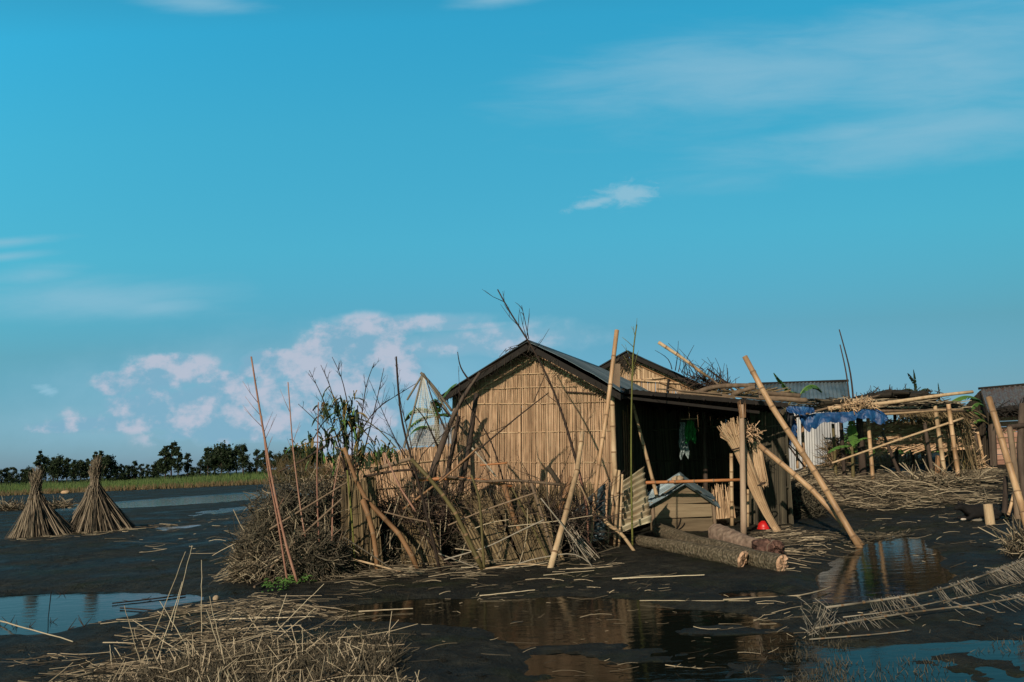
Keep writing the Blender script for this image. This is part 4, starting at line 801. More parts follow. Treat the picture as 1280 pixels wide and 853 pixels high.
# forked trunk
def forked():
    b = hit(535,690); b = P(533,640,12.3); b[2] = H1(b[0],b[1])-.05; t = thing('forked_trunk','dark forked dead trunk leaning on the near hut left eave','dead trunk',b)
    for pts,r0,r1 in (([(600,466),(584,489),(570,512),(557,544),(543,582),(535,620)],.058,.022),([(574,520),(566,560),(556,610),(552,650)],.05,.028),([(535,620),(528,650)],.08,.06)):
        w = pp(pts,12.3)
        if pts[-1][1]>640: w[-1][2] = H1(w[-1][0],w[-1][1])-.05
        mb = MB(); mb.tube(path(w[::-1],14),np.linspace(r0,r1,14),10,rough=.4); mb.build('trunk' if r0>.08 else 'branch','trunk',t,smooth=True)
    for pts in ([(600,466),(620,455),(628,450)],[(548,560),(530,520),(518,508)],[(560,545),(540,500),(532,470)],[(590,480),(575,460),(572,440)],[(562,520),(545,500)]):
        w = pp(pts,12.3); mb = MB(); mb.tube(path(w,8),np.linspace(.018,.006,8),5); mb.build('twig','twig',t)
forked()
# upright reddish stalks in front of heap
for i,(pts,r,l) in enumerate([([(314,446),(325,515),(342,610),(357,680),(373,736)],.020,'tallest reddish stalk standing before the brush heap'),([(327,520),(335,590),(347,650),(360,690)],.014,'thin twin stalk pressed against the tallest reddish stalk'),([(360,478),(366,560),(376,640),(391,703)],.013,'second reddish stalk from the left before the brush heap'),([(398,503),(396,600),(397,640),(401,686)],.013,'third reddish stalk from the left, straight and upright'),([(426,565),(416,620),(415,678)],.012,'shortest reddish stalk, leaning right beside the reed panel')]):
    leafy_pole('reddish_stalk',l,'stalk',pts,r,r*.55,'stalk_red',10.4 if i<2 else 10.8,tw=[9,2,3,2,0][i],twl=.35,tf=.6,group='reddish stalks before the brush heap',twr=.004)
for pts,r,l in (([(337,662),(380,636),(434,603)],.018,'upper grey stick leaning on the brush heap'),([(320,710),(370,676),(428,623)],.021,'middle grey stick leaning on the brush heap'),([(340,725),(380,700),(428,660)],.011,'thin lower stick leaning on the brush heap'),([(390,715),(420,690),(428,665)],.008,'thin curved twig at the right foot of the brush heap')):
    pole('leaning_stick',l,'stick',pts[::-1],r,r*.8,'wood_grey',Y=10.7,nodes=False,sides=7)
pole('dead_stalk','broken red-brown stem sloping left of the wilted plant','stem',[(405,558),(380,575),(348,590)],.012,.02,'twig',Y=11.2,nodes=False,rough=.4,sink=False)

# brush heap
c = P(352,668,11.6); c[2] = .1
mb = MB()
def blobheap(mb,blobs,n,L0,L1,r,bend=.12,up=.0,down=0,m=0,core=1,flat=1):
    for (x,y,Y,ex,ey,ez) in blobs:
        c = P(x,y,Y); m_,_,_ = rock(c,1,ex*.6,ey*.6,ez*.6,n=14,amp=.9); mb.add(m_.v[0],m_.q[0],m=core,rnd=.3)
        d = nrm(rng.normal(size=(n,3))); k = d[:,1]>.6; d[k,1] *= -1; A = c+d*np.array([ex,ey,ez])*(.68+.36*rng.random((n,1))); A[:,2] = np.maximum(A[:,2],gz(A)+.01)
        e = rng.normal(size=(n,3)); e[:,2] = e[:,2]*flat+up; e = nrm(e+.5*d); L_ = L0+(L1-L0)*rng.random((n,1))**2; B = A+e*L_; B[:,2] = np.maximum(B[:,2]-down*rng.random(n)*L_[:,0],gz(B)+.005); mb.stalks(A,B,r*(.5+rng.random(n)),segs=3,bend=bend,m=m)
blobheap(mb,[(332,688,11.4,.36,.5,.42),(360,660,11.8,.62,.6,.72),(402,664,11.9,.5,.55,.72),(350,706,11.0,.55,.4,.30),(412,625,12.4,.5,.5,.45),(312,712,11.0,.2,.3,.15),(392,700,11.0,.38,.4,.35)],520,.07,.44,.005,down=.5)
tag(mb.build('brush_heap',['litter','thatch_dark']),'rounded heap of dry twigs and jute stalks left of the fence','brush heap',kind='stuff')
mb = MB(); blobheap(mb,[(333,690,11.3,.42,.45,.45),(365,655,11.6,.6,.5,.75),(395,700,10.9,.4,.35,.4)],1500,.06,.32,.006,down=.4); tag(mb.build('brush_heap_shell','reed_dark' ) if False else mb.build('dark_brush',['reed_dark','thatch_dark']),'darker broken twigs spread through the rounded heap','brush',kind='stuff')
mb = MB()
for k in range(70):
    x = random.uniform(300,425); y = random.uniform(630 if x>340 else 665,725); Yq = 10.9+random.random()*.5; a = random.gauss(.6,.8); L_ = random.uniform(.12,.45); c = P(x,y,Yq); d = np.array([math.cos(a),random.uniform(-.4,.2),math.sin(a)])*L_; e1,e2 = c-d,c+d; e1[2] = max(e1[2],H1(*e1[:2])+.01); e2[2] = max(e2[2],H1(*e2[:2])+.01); mb.stalks([e1],[e2],random.uniform(.004,.009),segs=3,bend=.08)
tag(mb.build('bare_sticks','litter'),'pale bare sticks poking out of the rounded brush heap','sticks',kind='stuff')
# thicket behind fence, its inner shade put into dark reeds and cores
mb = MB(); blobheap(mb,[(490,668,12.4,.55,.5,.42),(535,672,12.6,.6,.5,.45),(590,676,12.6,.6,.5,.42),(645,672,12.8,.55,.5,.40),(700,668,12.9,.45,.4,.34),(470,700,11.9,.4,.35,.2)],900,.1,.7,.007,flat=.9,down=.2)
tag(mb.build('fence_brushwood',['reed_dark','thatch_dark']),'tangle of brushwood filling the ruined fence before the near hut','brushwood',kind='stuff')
mb = MB(); c_ = [P(x,645+random.uniform(-8,8),11.7+random.random()) for x in np.linspace(445,735,30)]
for c in c_: twigs(mb,c,(.25,.25,.25),26,.2,.9,r=.006,up=.15,bend=.08)
tag(mb.build('fence_twigs','twig'),'dark bare twigs bristling above the ruined fence','twigs',kind='stuff')
# pale sticks crisscross
mb = MB(); n = 70
for k in range(n):
    x = random.uniform(445,735); y = random.uniform(628,700); Y = 11.3+random.random()*.9; a = random.choice([random.uniform(-.3,.3),random.uniform(-1.6,-.8),random.uniform(.9,1.5)]); L_ = random.uniform(.15,.6); c = P(x,y,Y); d = np.array([math.cos(a),random.uniform(-.3,.3),math.sin(a)])*L_; e1 = c-d; e2 = c+d
    e1[2] = max(e1[2],H1(*e1[:2])+.01); e2[2] = max(e2[2],H1(*e2[:2])+.01); mb.stalks([e1],[e2],random.uniform(.004,.008),segs=3,bend=.06)
tag(mb.build('fence_reeds','litter'),'pale broken reeds caught crosswise in the ruined fence','reeds',kind='stuff')
# reed panels of fence
def rpanel(label,TL,TR,BR,BL,n,mt,r=.009,rag=.1,layers=2,group='reed panels of the ruined fence',rails=0,nd=(0,-1,0)):
    tl,tr,br,bl = TL,TR,BR,BL; base = (bl+br)/2; t = thing('reed_screen',label,'reed screen',base,group); mb = MB(); reed_wall(mb,[tl,tr],[bl,br],n,r=r,raggt=rag,raggb=rag*.6,layers=layers,nd=nd,jx=.012,bend=.015); mb.build('reeds',mt,t)
    for k in range(rails):
        f = (k+.6)/(rails+.2); a = tl+(bl-tl)*f+np.array(nd)*.03; b = tr+(br-tr)*f+np.array(nd)*.03; mb = MB(); mb.tube(path([a,b],8),.012,6); mb.build('rail','bamboo_pale',t)
def gp_(px,py,Y): p = P(px,py,Y); p[2] = max(H1(p[0],p[1])-.02,p[2] if p[2]>.25 else -9); return p
rpanel('upright weathered reed panel behind the yellow-green stem',P(427,604,11.5),P(470,600,11.6),gp_(478,716,11.4),gp_(430,712,11.4),62,'reed_old',r=.014,rag=.25)
rpanel('slumped reed panel leaning right behind the straight olive pole',P(556,625,12.0),P(612,618,12.1),gp_(650,700,11.6),gp_(600,706,11.5),90,'reed_old',r=.010,rag=.3)
rpanel('slanted reed panel beneath the grey level pole',P(618,622,12.0),P(672,618,12.2),gp_(705,692,11.6),gp_(655,702,11.5),70,'reed_old',r=.009,rag=.35)
rpanel('short reed panel tilted before the dark tangle left of the wavy stem',P(486,640,12.0),P(540,645,12.0),gp_(556,706,11.6),gp_(505,712,11.5),55,'reed_old',r=.010,rag=.4)
rpanel('low pale straw screen behind the wilted plant and net frame',P(405,573,13.4),P(570,556,13.9),gp_(575,650,13.9),gp_(425,660,13.4),420,'straw',r=.008,rag=.05,rails=3)
rpanel('low straw screen standing before the gable foot',P(620,612,13.0),P(748,607,13.4),gp_(750,668,13.4),gp_(620,690,13.0),200,'reed_old',r=.009,rag=.2,rails=1)
# white reed fan near dark sheet
t = thing('reed_fan','fan of thin pale reeds splayed by the dark tin sheet foot','reeds',hit(735,695)); mb = MB(); A = np.array([P(706+random.uniform(-12,10),648+random.uniform(-8,8),12.2) for _ in range(22)]); B = np.array([hit(738+random.uniform(-22,14),698+random.uniform(-5,6),.01) for _ in range(22)]); mb.stalks(A,B,.006,segs=3,bend=.02); mb.build('reeds','white_reed',t)

# bare shrubs
def shrub(name,label,base,tips,r=.02,mt='twig',tw=10,twl=.5,Y=11.6,group='bare shrubs above the fence'):
    b = P(*base) if len(base)==3 else P(base[0],base[1],Y); t = thing(name,label,'shrub',[b[0],b[1],b[2]],group)
    for tip in tips:
        w = [b]+pp(tip,Y); w = [np.array(x)+ (0 if i==0 else 1)*np.array([0,random.uniform(-.15,.15),0]) for i,x in enumerate(w)]; mb = MB(); p = path(w,18); mb.tube(p,np.linspace(r*.75,r*.2,18),5,rough=.15)
        for k in range(int(tw*1.6)):
            i = random.randint(5,16); a = p[i]; dr = nrm(p[i+1]-p[i-1]); o = nrm(dr*1.0+np.array([random.uniform(-1,1),random.uniform(-.5,.5),random.uniform(-.1,.8)])); L_ = twl*random.uniform(.3,1)*(1.2-i/20); e = a+o*L_; mid = (a+e)/2+np.array([0,0,-.06*L_]); rr = r*.2
            mb.tube([a,mid,e],[rr,rr*.7,rr*.3],4)
            for _ in range(2):
                o2 = nrm(o+np.array([random.uniform(-.8,.8),random.uniform(-.4,.4),random.uniform(0,.9)])); s_ = mid+(e-mid)*random.random(); mb.tube([s_,s_+o2*L_*.4],[rr*.5,rr*.22],4)
        mb.build('branch',mt,t,smooth=True)
shrub('bare_shrub','bare many-branched shrub over the wilted plant',(440,620),[[(425,560),(404,500),(384,462)],[(430,540),(410,480),(398,455)],[(440,530),(425,470),(418,448)],[(450,540),(455,480),(470,455)],[(455,560),(470,500),(480,460)],[(425,570),(400,530),(372,505)],[(445,550),(470,510),(520,480)]],Y=11.7,tw=9,twl=.45,r=.020)
shrub('bare_shrub','thin bare shrub right of the wilted plant',(520,600),[[(500,560),(480,520),(462,475)],[(515,560),(500,500),(497,446)],[(520,560),(535,520),(530,490)],[(525,570),(555,540),(580,520)],[(510,570),(490,545),(455,530)]],Y=11.9,tw=8,twl=.4,r=.014)
shrub('bare_shrub','small bare shrub below the near hut left eave',(560,585),[[(560,540),(548,500),(532,478)],[(570,540),(575,490),(573,458)],[(580,560),(600,545),(640,530)]],Y=12.2,tw=6,twl=.3,r=.014)
shrub('bare_shrub','bare creeping shrub before the gable centre',(690,640),[[(670,610),(650,580),(645,560)],[(700,600),(716,560),(720,540)],[(680,600),(650,590),(616,570)],[(705,610),(720,600),(740,596)]],Y=12.2,tw=6,twl=.35,r=.010)
# ladder-like net frame with net
def netframe():
    t = thing('net_frame','white triangular net hung on sticks left of the near hut','net',P(525,560,14.2)); top = P(529,467,14.0)
    mb = MB(); 
    for q in ((509,500,14.3),(563,520,13.9),(505,560,14.3)): mb.tube(path([P(*q),top],6),.018,6)
    mb.build('frame','white_reed',t)
    mb = MB(); A = top; B = P(507,560,14.3); Cc = P(556,556,14.0)
    for k in range(34):
        f = (k+1)/35; mb.stalks([A+(B-A)*f],[A+(Cc-A)*f],.0028,segs=4,sag=.02,bend=.02)
        mb.stalks([A],[B+(Cc-B)*f],.0028,segs=4,bend=.015)
    mb.build('netting','net',t)
netframe()
# ---- small tin roof behind left
def backshed():
    t = thing('tin_shed','small pale tin shed glimpsed behind the net frame','shed',P(548,600,24)); a,b,c_,d_ = P(522,536,25),P(566,527,25),P(570,556,23.4),P(510,558,23.4); mb = MB(); mb.sheet([a,b,c_,d_],16,.015,wob=.05); mb.build('roof','tin_wall',t)
    mb = MB(); g1 = c_.copy(); g2 = d_.copy(); g1[2] = g2[2] = 0; reed_wall(mb,[d_-[0,0,.05],c_-[0,0,.05]],[g2,g1],80,r=.02); mb.build('wall','reed_dark',t)
backshed()

# ---- leaves
def bleaf(mb,base,dirv,L_,w,droop=.5,m=0,n=14,tear=.25,rib=1,rnd=None,fold=.3):
    """banana leaf: midrib curve with torn half-blades on both sides"""
    base = np.array(base,float); d = nrm(np.array(dirv,float)); side = nrm(np.cross(d,[0,0,1.])+1e-6); p = [base]; cd_ = d.copy()
    for i in range(n): cd_ = nrm(cd_+np.array([0,0,-droop/n*2*(i/n+.3)])); p.append(p[-1]+cd_*L_/n)
    p = np.array(p); mb.tube(p,np.linspace(.018,.004,n+1)*(w/.4+.3),5,m=m,rnd=.9)
    rb = random.random()
    for sg in (-1,1):
        i = 1
        while i<n:
            k = min(n,i+random.choice([1,1,2,3])); a,b = p[i],p[k]; fw = lambda j: w*.5*math.sin(math.pi*min(max(j/n,.06),.985))**.55*random.uniform(.85,1.05)
            up = np.array([0,0,1]); sag = lambda ww: side*sg*ww*math.cos(fold+random.uniform(-.1,.25))-up*ww*math.sin(fold+random.uniform(-.1,.3))
            c_ = b+sag(fw(k)); e = a+(b-a)*tear*random.random()+sag(fw(i)); mid = ((a+b)/2+(c_+e)/2)/2+up*w*.03
            mb.add([a,b,c_,e,mid],t=[[0,1,4],[1,2,4],[2,3,4],[3,0,4]],m=m,rnd=min(1,max(0,rb*.5+random.random()*.5))); i = k
def banana(name,label,base,leaves,trunk=None,mt='leaf',group=None,tr=.07):
    t = thing(name,label,'banana plant',base,group)
    if trunk is not None: mb = MB(); mb.tube(path(trunk,10),np.linspace(tr,tr*.6,10),9,rough=.08); mb.build('stem','bamboo_olive',t,smooth=True)
    for (b,dv,L_,w,dr) in leaves: mb = MB(); bleaf(mb,b,dv,L_,w,dr); mb.build('leaf',mt,t)
b = P(548,600,14.2); b[2] = 0; tp = P(546,520,14.2)
banana('banana_plant','banana plant with drooping leaf behind the net frame',b,[(tp,(-.5,.1,.5),.75,.3,1.6),(tp,(.25,.0,.8),.7,.26,.9),(tp,(-.9,0,.1),.6,.22,.9),(tp,(.0,-.3,.9),.5,.25,1.5),(P(548,540,14.2),(-.6,-.3,.5),.6,.22,1.2),(tp,(.7,.3,.3),.5,.2,1.2)],[b,P(547,560,14.2),tp])
b = P(985,560,22); tp = P(993,497,19.0)
banana('banana_plant','banana plant showing two green leaves above the shelter roof right end',[tp[0],tp[1],.9],[(tp,(-.62,.0,.9),.75,.34,.05),(P(1000,494,19),(.35,0,.6),.7,.36,1.9),(tp,(.1,.6,.6),.5,.25,.8)],[[P(976,520,19.3)[0],19.3,.6],[P(977,510,19.2)[0],19.2,P(980,510,19.2)[2]],tp],tr=.03)
# wilted plant
def wilted():
    b = hit(444,690); b = P(440,690,11.9); b[2] = H1(b[0],b[1]); t = thing('wilted_plant','wilted plant with dark drooping leaves above the reed panel','plant',b)
    top = P(430,500,11.7); mb = MB(); mb.tube(path([b,P(436,600,11.8),P(430,545,11.7),top],14),np.linspace(.04,.015,14),7,rough=.15); mb.build('stem','bamboo_olive',t,smooth=True)
    mb = MB()
    for (x,y,s,n) in ((420,500,.2,22),(405,512,.16,14),(434,508,.2,24),(428,535,.22,26),(445,545,.24,26),(460,560,.2,18),(400,553,.2,22),(388,560,.14,12),(470,556,.14,12),(440,520,.2,20),(415,560,.16,10),(375,556,.14,10),(486,560,.12,10),(450,575,.12,10),(495,563,.1,6)):
        c = P(x,y,11.6)
        for k in range(n):
            o = c+rng.normal(size=3)*s*.5; a = random.uniform(0,6.28); bleaf(mb,o,(math.cos(a)*.6,math.sin(a)*.4,random.uniform(-1.2,.15)),random.uniform(.10,.27),random.uniform(.04,.085),1.6,n=5,tear=.5,m=0 if random.random()<.72 else (1 if random.random()<.6 else 2))
    for (p,q) in (((430,510),(388,556)),((432,530),(470,556)),((436,545),(400,553)),((434,520),(495,560)),((400,553),(372,560))): mb.tube(path([P(*p,11.7),P((p[0]+q[0])/2,min(p[1],q[1])-2+abs(p[1]-q[1])*.2,11.65),P(*q,11.6)],6),.008,4,m=1)
    mb.build('leaves',['leaf_dark','leaf_dry','leaf'],t)
    mb = MB(); bleaf(mb,P(470,566,11.4),(.1,0,-.9),.33,.13,.2,n=8); mb.build('green_leaf','leaf',t)
wilted()
# small green weeds at fence foot
mb = MB()
for (x,y,n) in ((370,726,60),(392,718,80),(345,736,40),(412,712,50)):
    for k in range(n):
        b = hit(x+random.uniform(-18,18),y+random.uniform(-5,5)); a = random.uniform(0,6.28); bleaf(mb,b+np.array([0,0,random.random()*.08]),(math.cos(a),math.sin(a),1),random.uniform(.05,.11),.035,1.2,n=3,m=0)
tag(mb.build('weeds','leaf'),'low green weeds at the foot of the brush heap','weeds',kind='stuff')
mb = MB(); n = 600; ps = np.array([P(random.uniform(340,425),random.uniform(590,606),12.6+random.random()*.5) for _ in range(n)]); mb.stalks(ps,ps+np.stack([rng.normal(size=n)*.1,rng.normal(size=n)*.1,.1+.3*rng.random(n)],1),.004,.001,segs=2,bend=.1); tag(mb.build('tall_grass','grass_dry'),'dull green grass tuft growing behind the top of the brush heap','grass',kind='stuff')

# ---- jute stacks
def stack(label,cx,byl,byr,xl,xr,top,Y,nb,tall):
    c = np.array(hit(cx,byl)); Yc = c[1]+.3; k = Yc/FPX; c = P(cx,byl,Yc); c[2] = H1(c[0],c[1]); rad = (xr-xl)/2*k; cxw = (P((xl+xr)/2,byl,Yc))[0]; tp = P(top[0],top[1],Yc); t = thing('jute_stack',label,'stack',[cxw,Yc,c[2]],'conical stacks of jute sticks on the mudflat')
    for i in range(nb):
        a = i/nb*6.283+random.uniform(-.12,.12); mb = MB(); n = 60; fan = .36*rad
        bc = np.array([cxw+rad*.86*math.cos(a),Yc+rad*.86*math.sin(a),c[2]]); tn = np.array([-math.sin(a),math.cos(a),0])
        f = rng.normal(size=n)*.5; A = bc+tn[None]*(f*fan)[:,None]+jit(n,.09); A[:,2] = gz(A)+.005
        neck = tp+np.array([math.cos(a)*rad*.12,math.sin(a)*rad*.12,-(tp[2]-c[2])*.40]); nk = neck+jit(n,.035); mb.stalks(A,nk,.010,.008,segs=4,bend=.02,sag=-.05)
        e = tp+np.array([-math.cos(a)*rad*.07,-math.sin(a)*rad*.05,random.uniform(-.25,.04)]); ee = nk+(e-nk)+jit(n,.06); ee[:,2] += rng.normal(size=n)*.06; mb.stalks(nk,ee,.010,.005,segs=2,bend=.02)
        mb.build('bundle','jute',t)
        if i%2==0: mb = MB(); q = np.linspace(0,6.283,10); mb.tube(np.stack([neck[0]+.10*np.cos(q),neck[1]+.10*np.sin(q),neck[2]+.02*np.sin(q)],1),.02,5); mb.build('tie','reed_old',t)
stack('left conical jute stack, slimmer one with twin tip, on the mudflat',48,671,669,22,86,(46,592),20.5,11,1)
stack('right conical jute stack, wider and taller, on the mudflat',124,664,658,88,161,(120,579),21.2,13,1)
litter('straw_scatter','straw ring around the feet of the jute stacks',[(10,672),(90,668),(170,658),(215,655),(160,664),(90,674),(20,678)],120,.1,.7,.006,spread=.3)
for i,(x,y,l) in enumerate(((14,634,'low yellowish straw heap left of the jute stacks'),(70,632,'flat straw heap glimpsed between the jute stacks'))):
    heap('straw_heap',l,'straw heap',hit(x,y+4),(.9,.6,.24),450,.2,.7,.015,'litter',core='reed_old',flat=.5)
mb,_,_ = rock(hit(82,617,.1),.3,1.5,1,.7); tag(mb.build('pale_heap','straw_new',smooth=True),'tiny pale heap on the far bank behind the left stack','heap')

# ---- foreground stubble
def stubble():
    CL = [(280,842,60,20,30),(345,836,50,20,24),(215,856,50,10,18),(425,836,42,28,32),(462,842,20,24,14),(300,885,130,24,46),(440,888,60,24,28),(150,874,50,10,12)]
    mb = MB(); mbd = MB()
    for (cx,cy,ex,ey,nc) in CL:
        for _ in range(nc):
            x,y = random.gauss(cx,ex*.5),random.gauss(cy,ey*.45)
            if y<796: continue
            b = hit(x,y); n = random.randint(7,16); A = b+np.stack([rng.normal(size=n)*.05,rng.normal(size=n)*.05,np.zeros(n)],1); A[:,2] = np.maximum(gz(A),-.02)-.01; h = (.04+.11*rng.random(n)**1.5)*random.uniform(.6,1.15); ln = rng.normal(size=2)*.06
            B = A+np.stack([rng.normal(size=n)*.06+ln[0],rng.normal(size=n)*.05+ln[1],h],1); mb.stalks(A,B,.0026+.0022*rng.random(n),segs=2,bend=.07,rnd=rng.random(n)**1.15)
            if random.random()<.5:
                q = random.randint(1,4); A = b+np.stack([rng.normal(size=q)*.07,rng.normal(size=q)*.06,np.zeros(q)],1); an = rng.normal(size=q)*.75; L_ = .10+.22*rng.random(q)**1.4; B = A+np.stack([np.sin(an)*L_,rng.normal(size=q)*.06,np.abs(np.cos(an))*L_*.8+.02],1); mb.stalks(A,B,.0028+.0018*rng.random(q),.0025,segs=2,bend=.03,rnd=.6+.4*rng.random(q))
            n = 70; A = b+np.stack([rng.normal(size=n)*.08,rng.normal(size=n)*.08,np.zeros(n)],1); A[:,2] = np.maximum(gz(A),-.02)-.01; B = A+np.stack([rng.normal(size=n)*.07,rng.normal(size=n)*.06,.03+.10*rng.random(n)],1); mbd.stalks(A,B,.0035,segs=2,bend=.08)
    tag(mb.build('reed_stubble','stub'),'clumps of cut reed stubble in the near left corner','stubble',kind='stuff')
    tag(mbd.build('stubble_base','reed_dark'),'dark stubble base beneath the cut reeds','stubble',kind='stuff')  # darker stalks under and between the cut reeds
stubble()
litter('straw_litter','fallen straw lying over the cut reed stubble',[(150,800),(330,770),(470,800),(490,870),(110,870)],330,.1,.8,.0038,spread=.9,zj=.16,ang=.2)
LR = [((232,690),(176,835)),((240,682),(214,790)),((155,757),(178,838)),((166,775),(225,815),(260,830)),((262,745),(285,848)),((258,762),(280,830)),((330,762),(300,800)),((405,730),(345,790)),((396,760),(330,812)),((358,742),(346,780)),((252,700),(252,800)),((228,728),(196,828)),((200,752),(232,806)),((346,778),(373,812)),((137,806),(140,835)),((430,802),(480,830)),((436,835),(405,850)),((378,786),(378,830))]
for i,q in enumerate(LR):
    x0,y0 = q[-1]; b = hit(x0,y0); w = [P(p[0],p[1],b[1]-.1*j) for j,p in enumerate(q[:-1])]+[b]; mb = MB(); mb.tube(path(w[::-1],10)+rng.normal(size=(10,3))*.002,np.linspace(.0044,.0024,10),5)
    tag(mb.build('tall_reed','reed_bright',base=b),['tallest reed leaning right out of the left stubble','thin reed crossing the tallest one at its tip','leftmost steep reed beside the puddle','long reed fallen down right from the puddle rim','steep reed near the brush heap side of the stubble','short steep reed close to the middle stubble','small reed leaning right behind the stubble centre','longest reed slanting up right over the stubble','lower reed slanting up right over the stubble','short reed under the two right-slanting reeds','vertical thin green-grey reed above the puddle end','reed parallel just under the tallest leaning reed','reed leaning left over the near puddle bank','short reed leaning left beside the stubble crest','tiny upright reed at the left of the stubble','bent reed at the stubble right edge','short bright reed low at the stubble right edge','upright reed stub in the right stubble crest'][i],'reed','long loose reeds in the stubble')
# dark twigs at left puddle
mb = MB()
for (x,y) in ((12,785),(22,790),(78,748),(62,785),(85,788),(105,784),(35,790),(0,790)):
    b = hit(x,y); b[2] = max(b[2],-.02)
    for k in range(3): mb.tube([b,b+np.array([random.uniform(-.1,.12),0,random.uniform(.03,.12)])],[.005,.002],4)
mb.tube(path([hit(60,776,.0),P(64,740,7.2)],4),.004,4); tag(mb.build('puddle_twigs','twig'),'black twigs poking out of the left puddle edge','twigs',kind='stuff')
for k,(pts,l) in enumerate(((([(140,762),(200,755),(232,748)]),'dark twig lying across the left puddle'),(([(150,768),(215,760),(262,754)]),'second dark twig lying across the left puddle nearer the bank'))):
    mb = MB(); w = [P(x,y,hY(x,y)) for x,y in pts]
    for q in w: q[2] = .015
    p = path(w,10); mb.tube(p,.008,5)
    for j in range(6): i = random.randint(1,8); mb.tube([p[i],p[i]+np.array([random.uniform(-.15,.2),random.uniform(-.1,.25),.01])],[.005,.003],4)
    tag(mb.build('floating_twig','twig'),l,'twig')
mb,_,_ = rock(hit(270,750,.015),.035); tag(mb.build('pebble','stone',smooth=True),'pale pebble at the right end of the left puddle','stone')
# water plants bottom right
mb = MB(); n = 2600; xs = rng.uniform(930,1285,n); ysx = rng.uniform(800,870,n); A = []
for x,y in zip(xs,ysx):
    d = ray(x,y); tt = H0/-d[2]
    if random.random()<.35+.65*(x<1060): A.append([d[0]*tt,tt,0])
A = np.array(A); A = A[np.argsort(rng.random(len(A)))]; kf = fbm(A[:,0]*2.2,A[:,1]*3)>.47; A = A[kf]; n = len(A); mb.stalks(A,A+np.stack([rng.normal(size=n)*.015,rng.normal(size=n)*.01,.01+.04*rng.random(n)],1),.0025,.001,segs=1); tag(mb.build('water_weed','reed_dark'),'sparse weed stalks poking through the near right puddle','weeds',kind='stuff')

# ---- fallen fence panel lower right
def fallen():
    rails = [([(1034,763),(1100,755),(1170,743),(1230,722),(1280,702),(1330,680)],.10,.010),([(1020,788),(1090,775),(1160,766),(1230,757),(1300,744)],.05,.009),([(1012,803),(1060,798),(1100,794),(1140,790)],.02,.006),([(1055,775),(1120,768),(1190,752),(1240,740),(1290,726)],.07,.005)]
    W_ = []
    for pts,up,r in rails:
        W_.append(np.array([hit(x,y+up*120,0)+np.array([0,0,0]) for x,y in pts])); W_[-1][:,2] = np.maximum(W_[-1][:,2],0)+up
    t = thing('fallen_fence','fallen reed fence panel with bleached sticks lying at lower right','fence panel',W_[1].mean(0)*[1,1,0])
    for w,(pts,up,r) in zip(W_,rails):
        mb = MB(); mb.bamboo(w,r,r*.8,sp=.2,sides=7); mb.build('rail',['white_reed','node'],t,smooth=True)
    mb = MB()
    def at(w,x):
        return np.array([x,np.interp(x,w[:,0],w[:,1]),np.interp(x,w[:,0],w[:,2])])
    for x in np.arange(W_[0][0,0]+.02,W_[0][-1,0],.010):
        u = (x-W_[0][0,0])/(W_[0][-1,0]-W_[0][0,0]); dens = .95 if u>.5 else .75
        if random.random()>dens or float(fbm(np.array([x*4.3+2]),np.array([.5]),2)[0])<(.28 if u>.5 else .40): continue
        a = at(W_[0],x+random.uniform(-.01,.01)); L_ = random.uniform(.12,.34) if u>.55 else random.uniform(.06,.2); b = a+np.array([random.gauss(-.02,.035),-L_,-L_*.15]); b[2] = max(H1(b[0],b[1]),0)+.012; a[2] += .012; a[1] += random.uniform(.0,.08)
        mb.stalks([a],[b],random.uniform(.0015,.003),segs=2,bend=.05)
    for x in np.arange(W_[1][0,0],W_[1][-1,0],.013):
        u = (x-W_[1][0,0])/(W_[1][-1,0]-W_[1][0,0])
        if random.random()>(.75 if u<.28 or u>.8 else .13): continue
        a = at(W_[1],x); a[1] += random.uniform(.0,.15); a[2] += .012; b = a+np.array([random.uniform(-.03,.1)*(1 if u>.3 else -1),-random.uniform(.08,.3),0]); b[2] = max(H1(b[0],b[1]),0)+.012; mb.stalks([a],[b],random.uniform(.0015,.003),segs=2,bend=.05)
    mb.build('cross_sticks','white_reed',t)
    mb = MB(); c = hit(1012,782); n = 60; A = np.array([hit(random.uniform(1003,1042),random.uniform(765,800),.03) for _ in range(n)]); A[:,2] = np.maximum(A[:,2],.02); a = rng.uniform(.5,1.9,n); L_ = rng.uniform(.06,.26,n); B = A+np.stack([np.cos(a)*L_,np.sin(a)*L_,rng.random(n)*.10],1); mb.stalks(A,B,.0028,segs=2,bend=.04); mb.build('splayed_sticks','white_reed',t)
fallen()

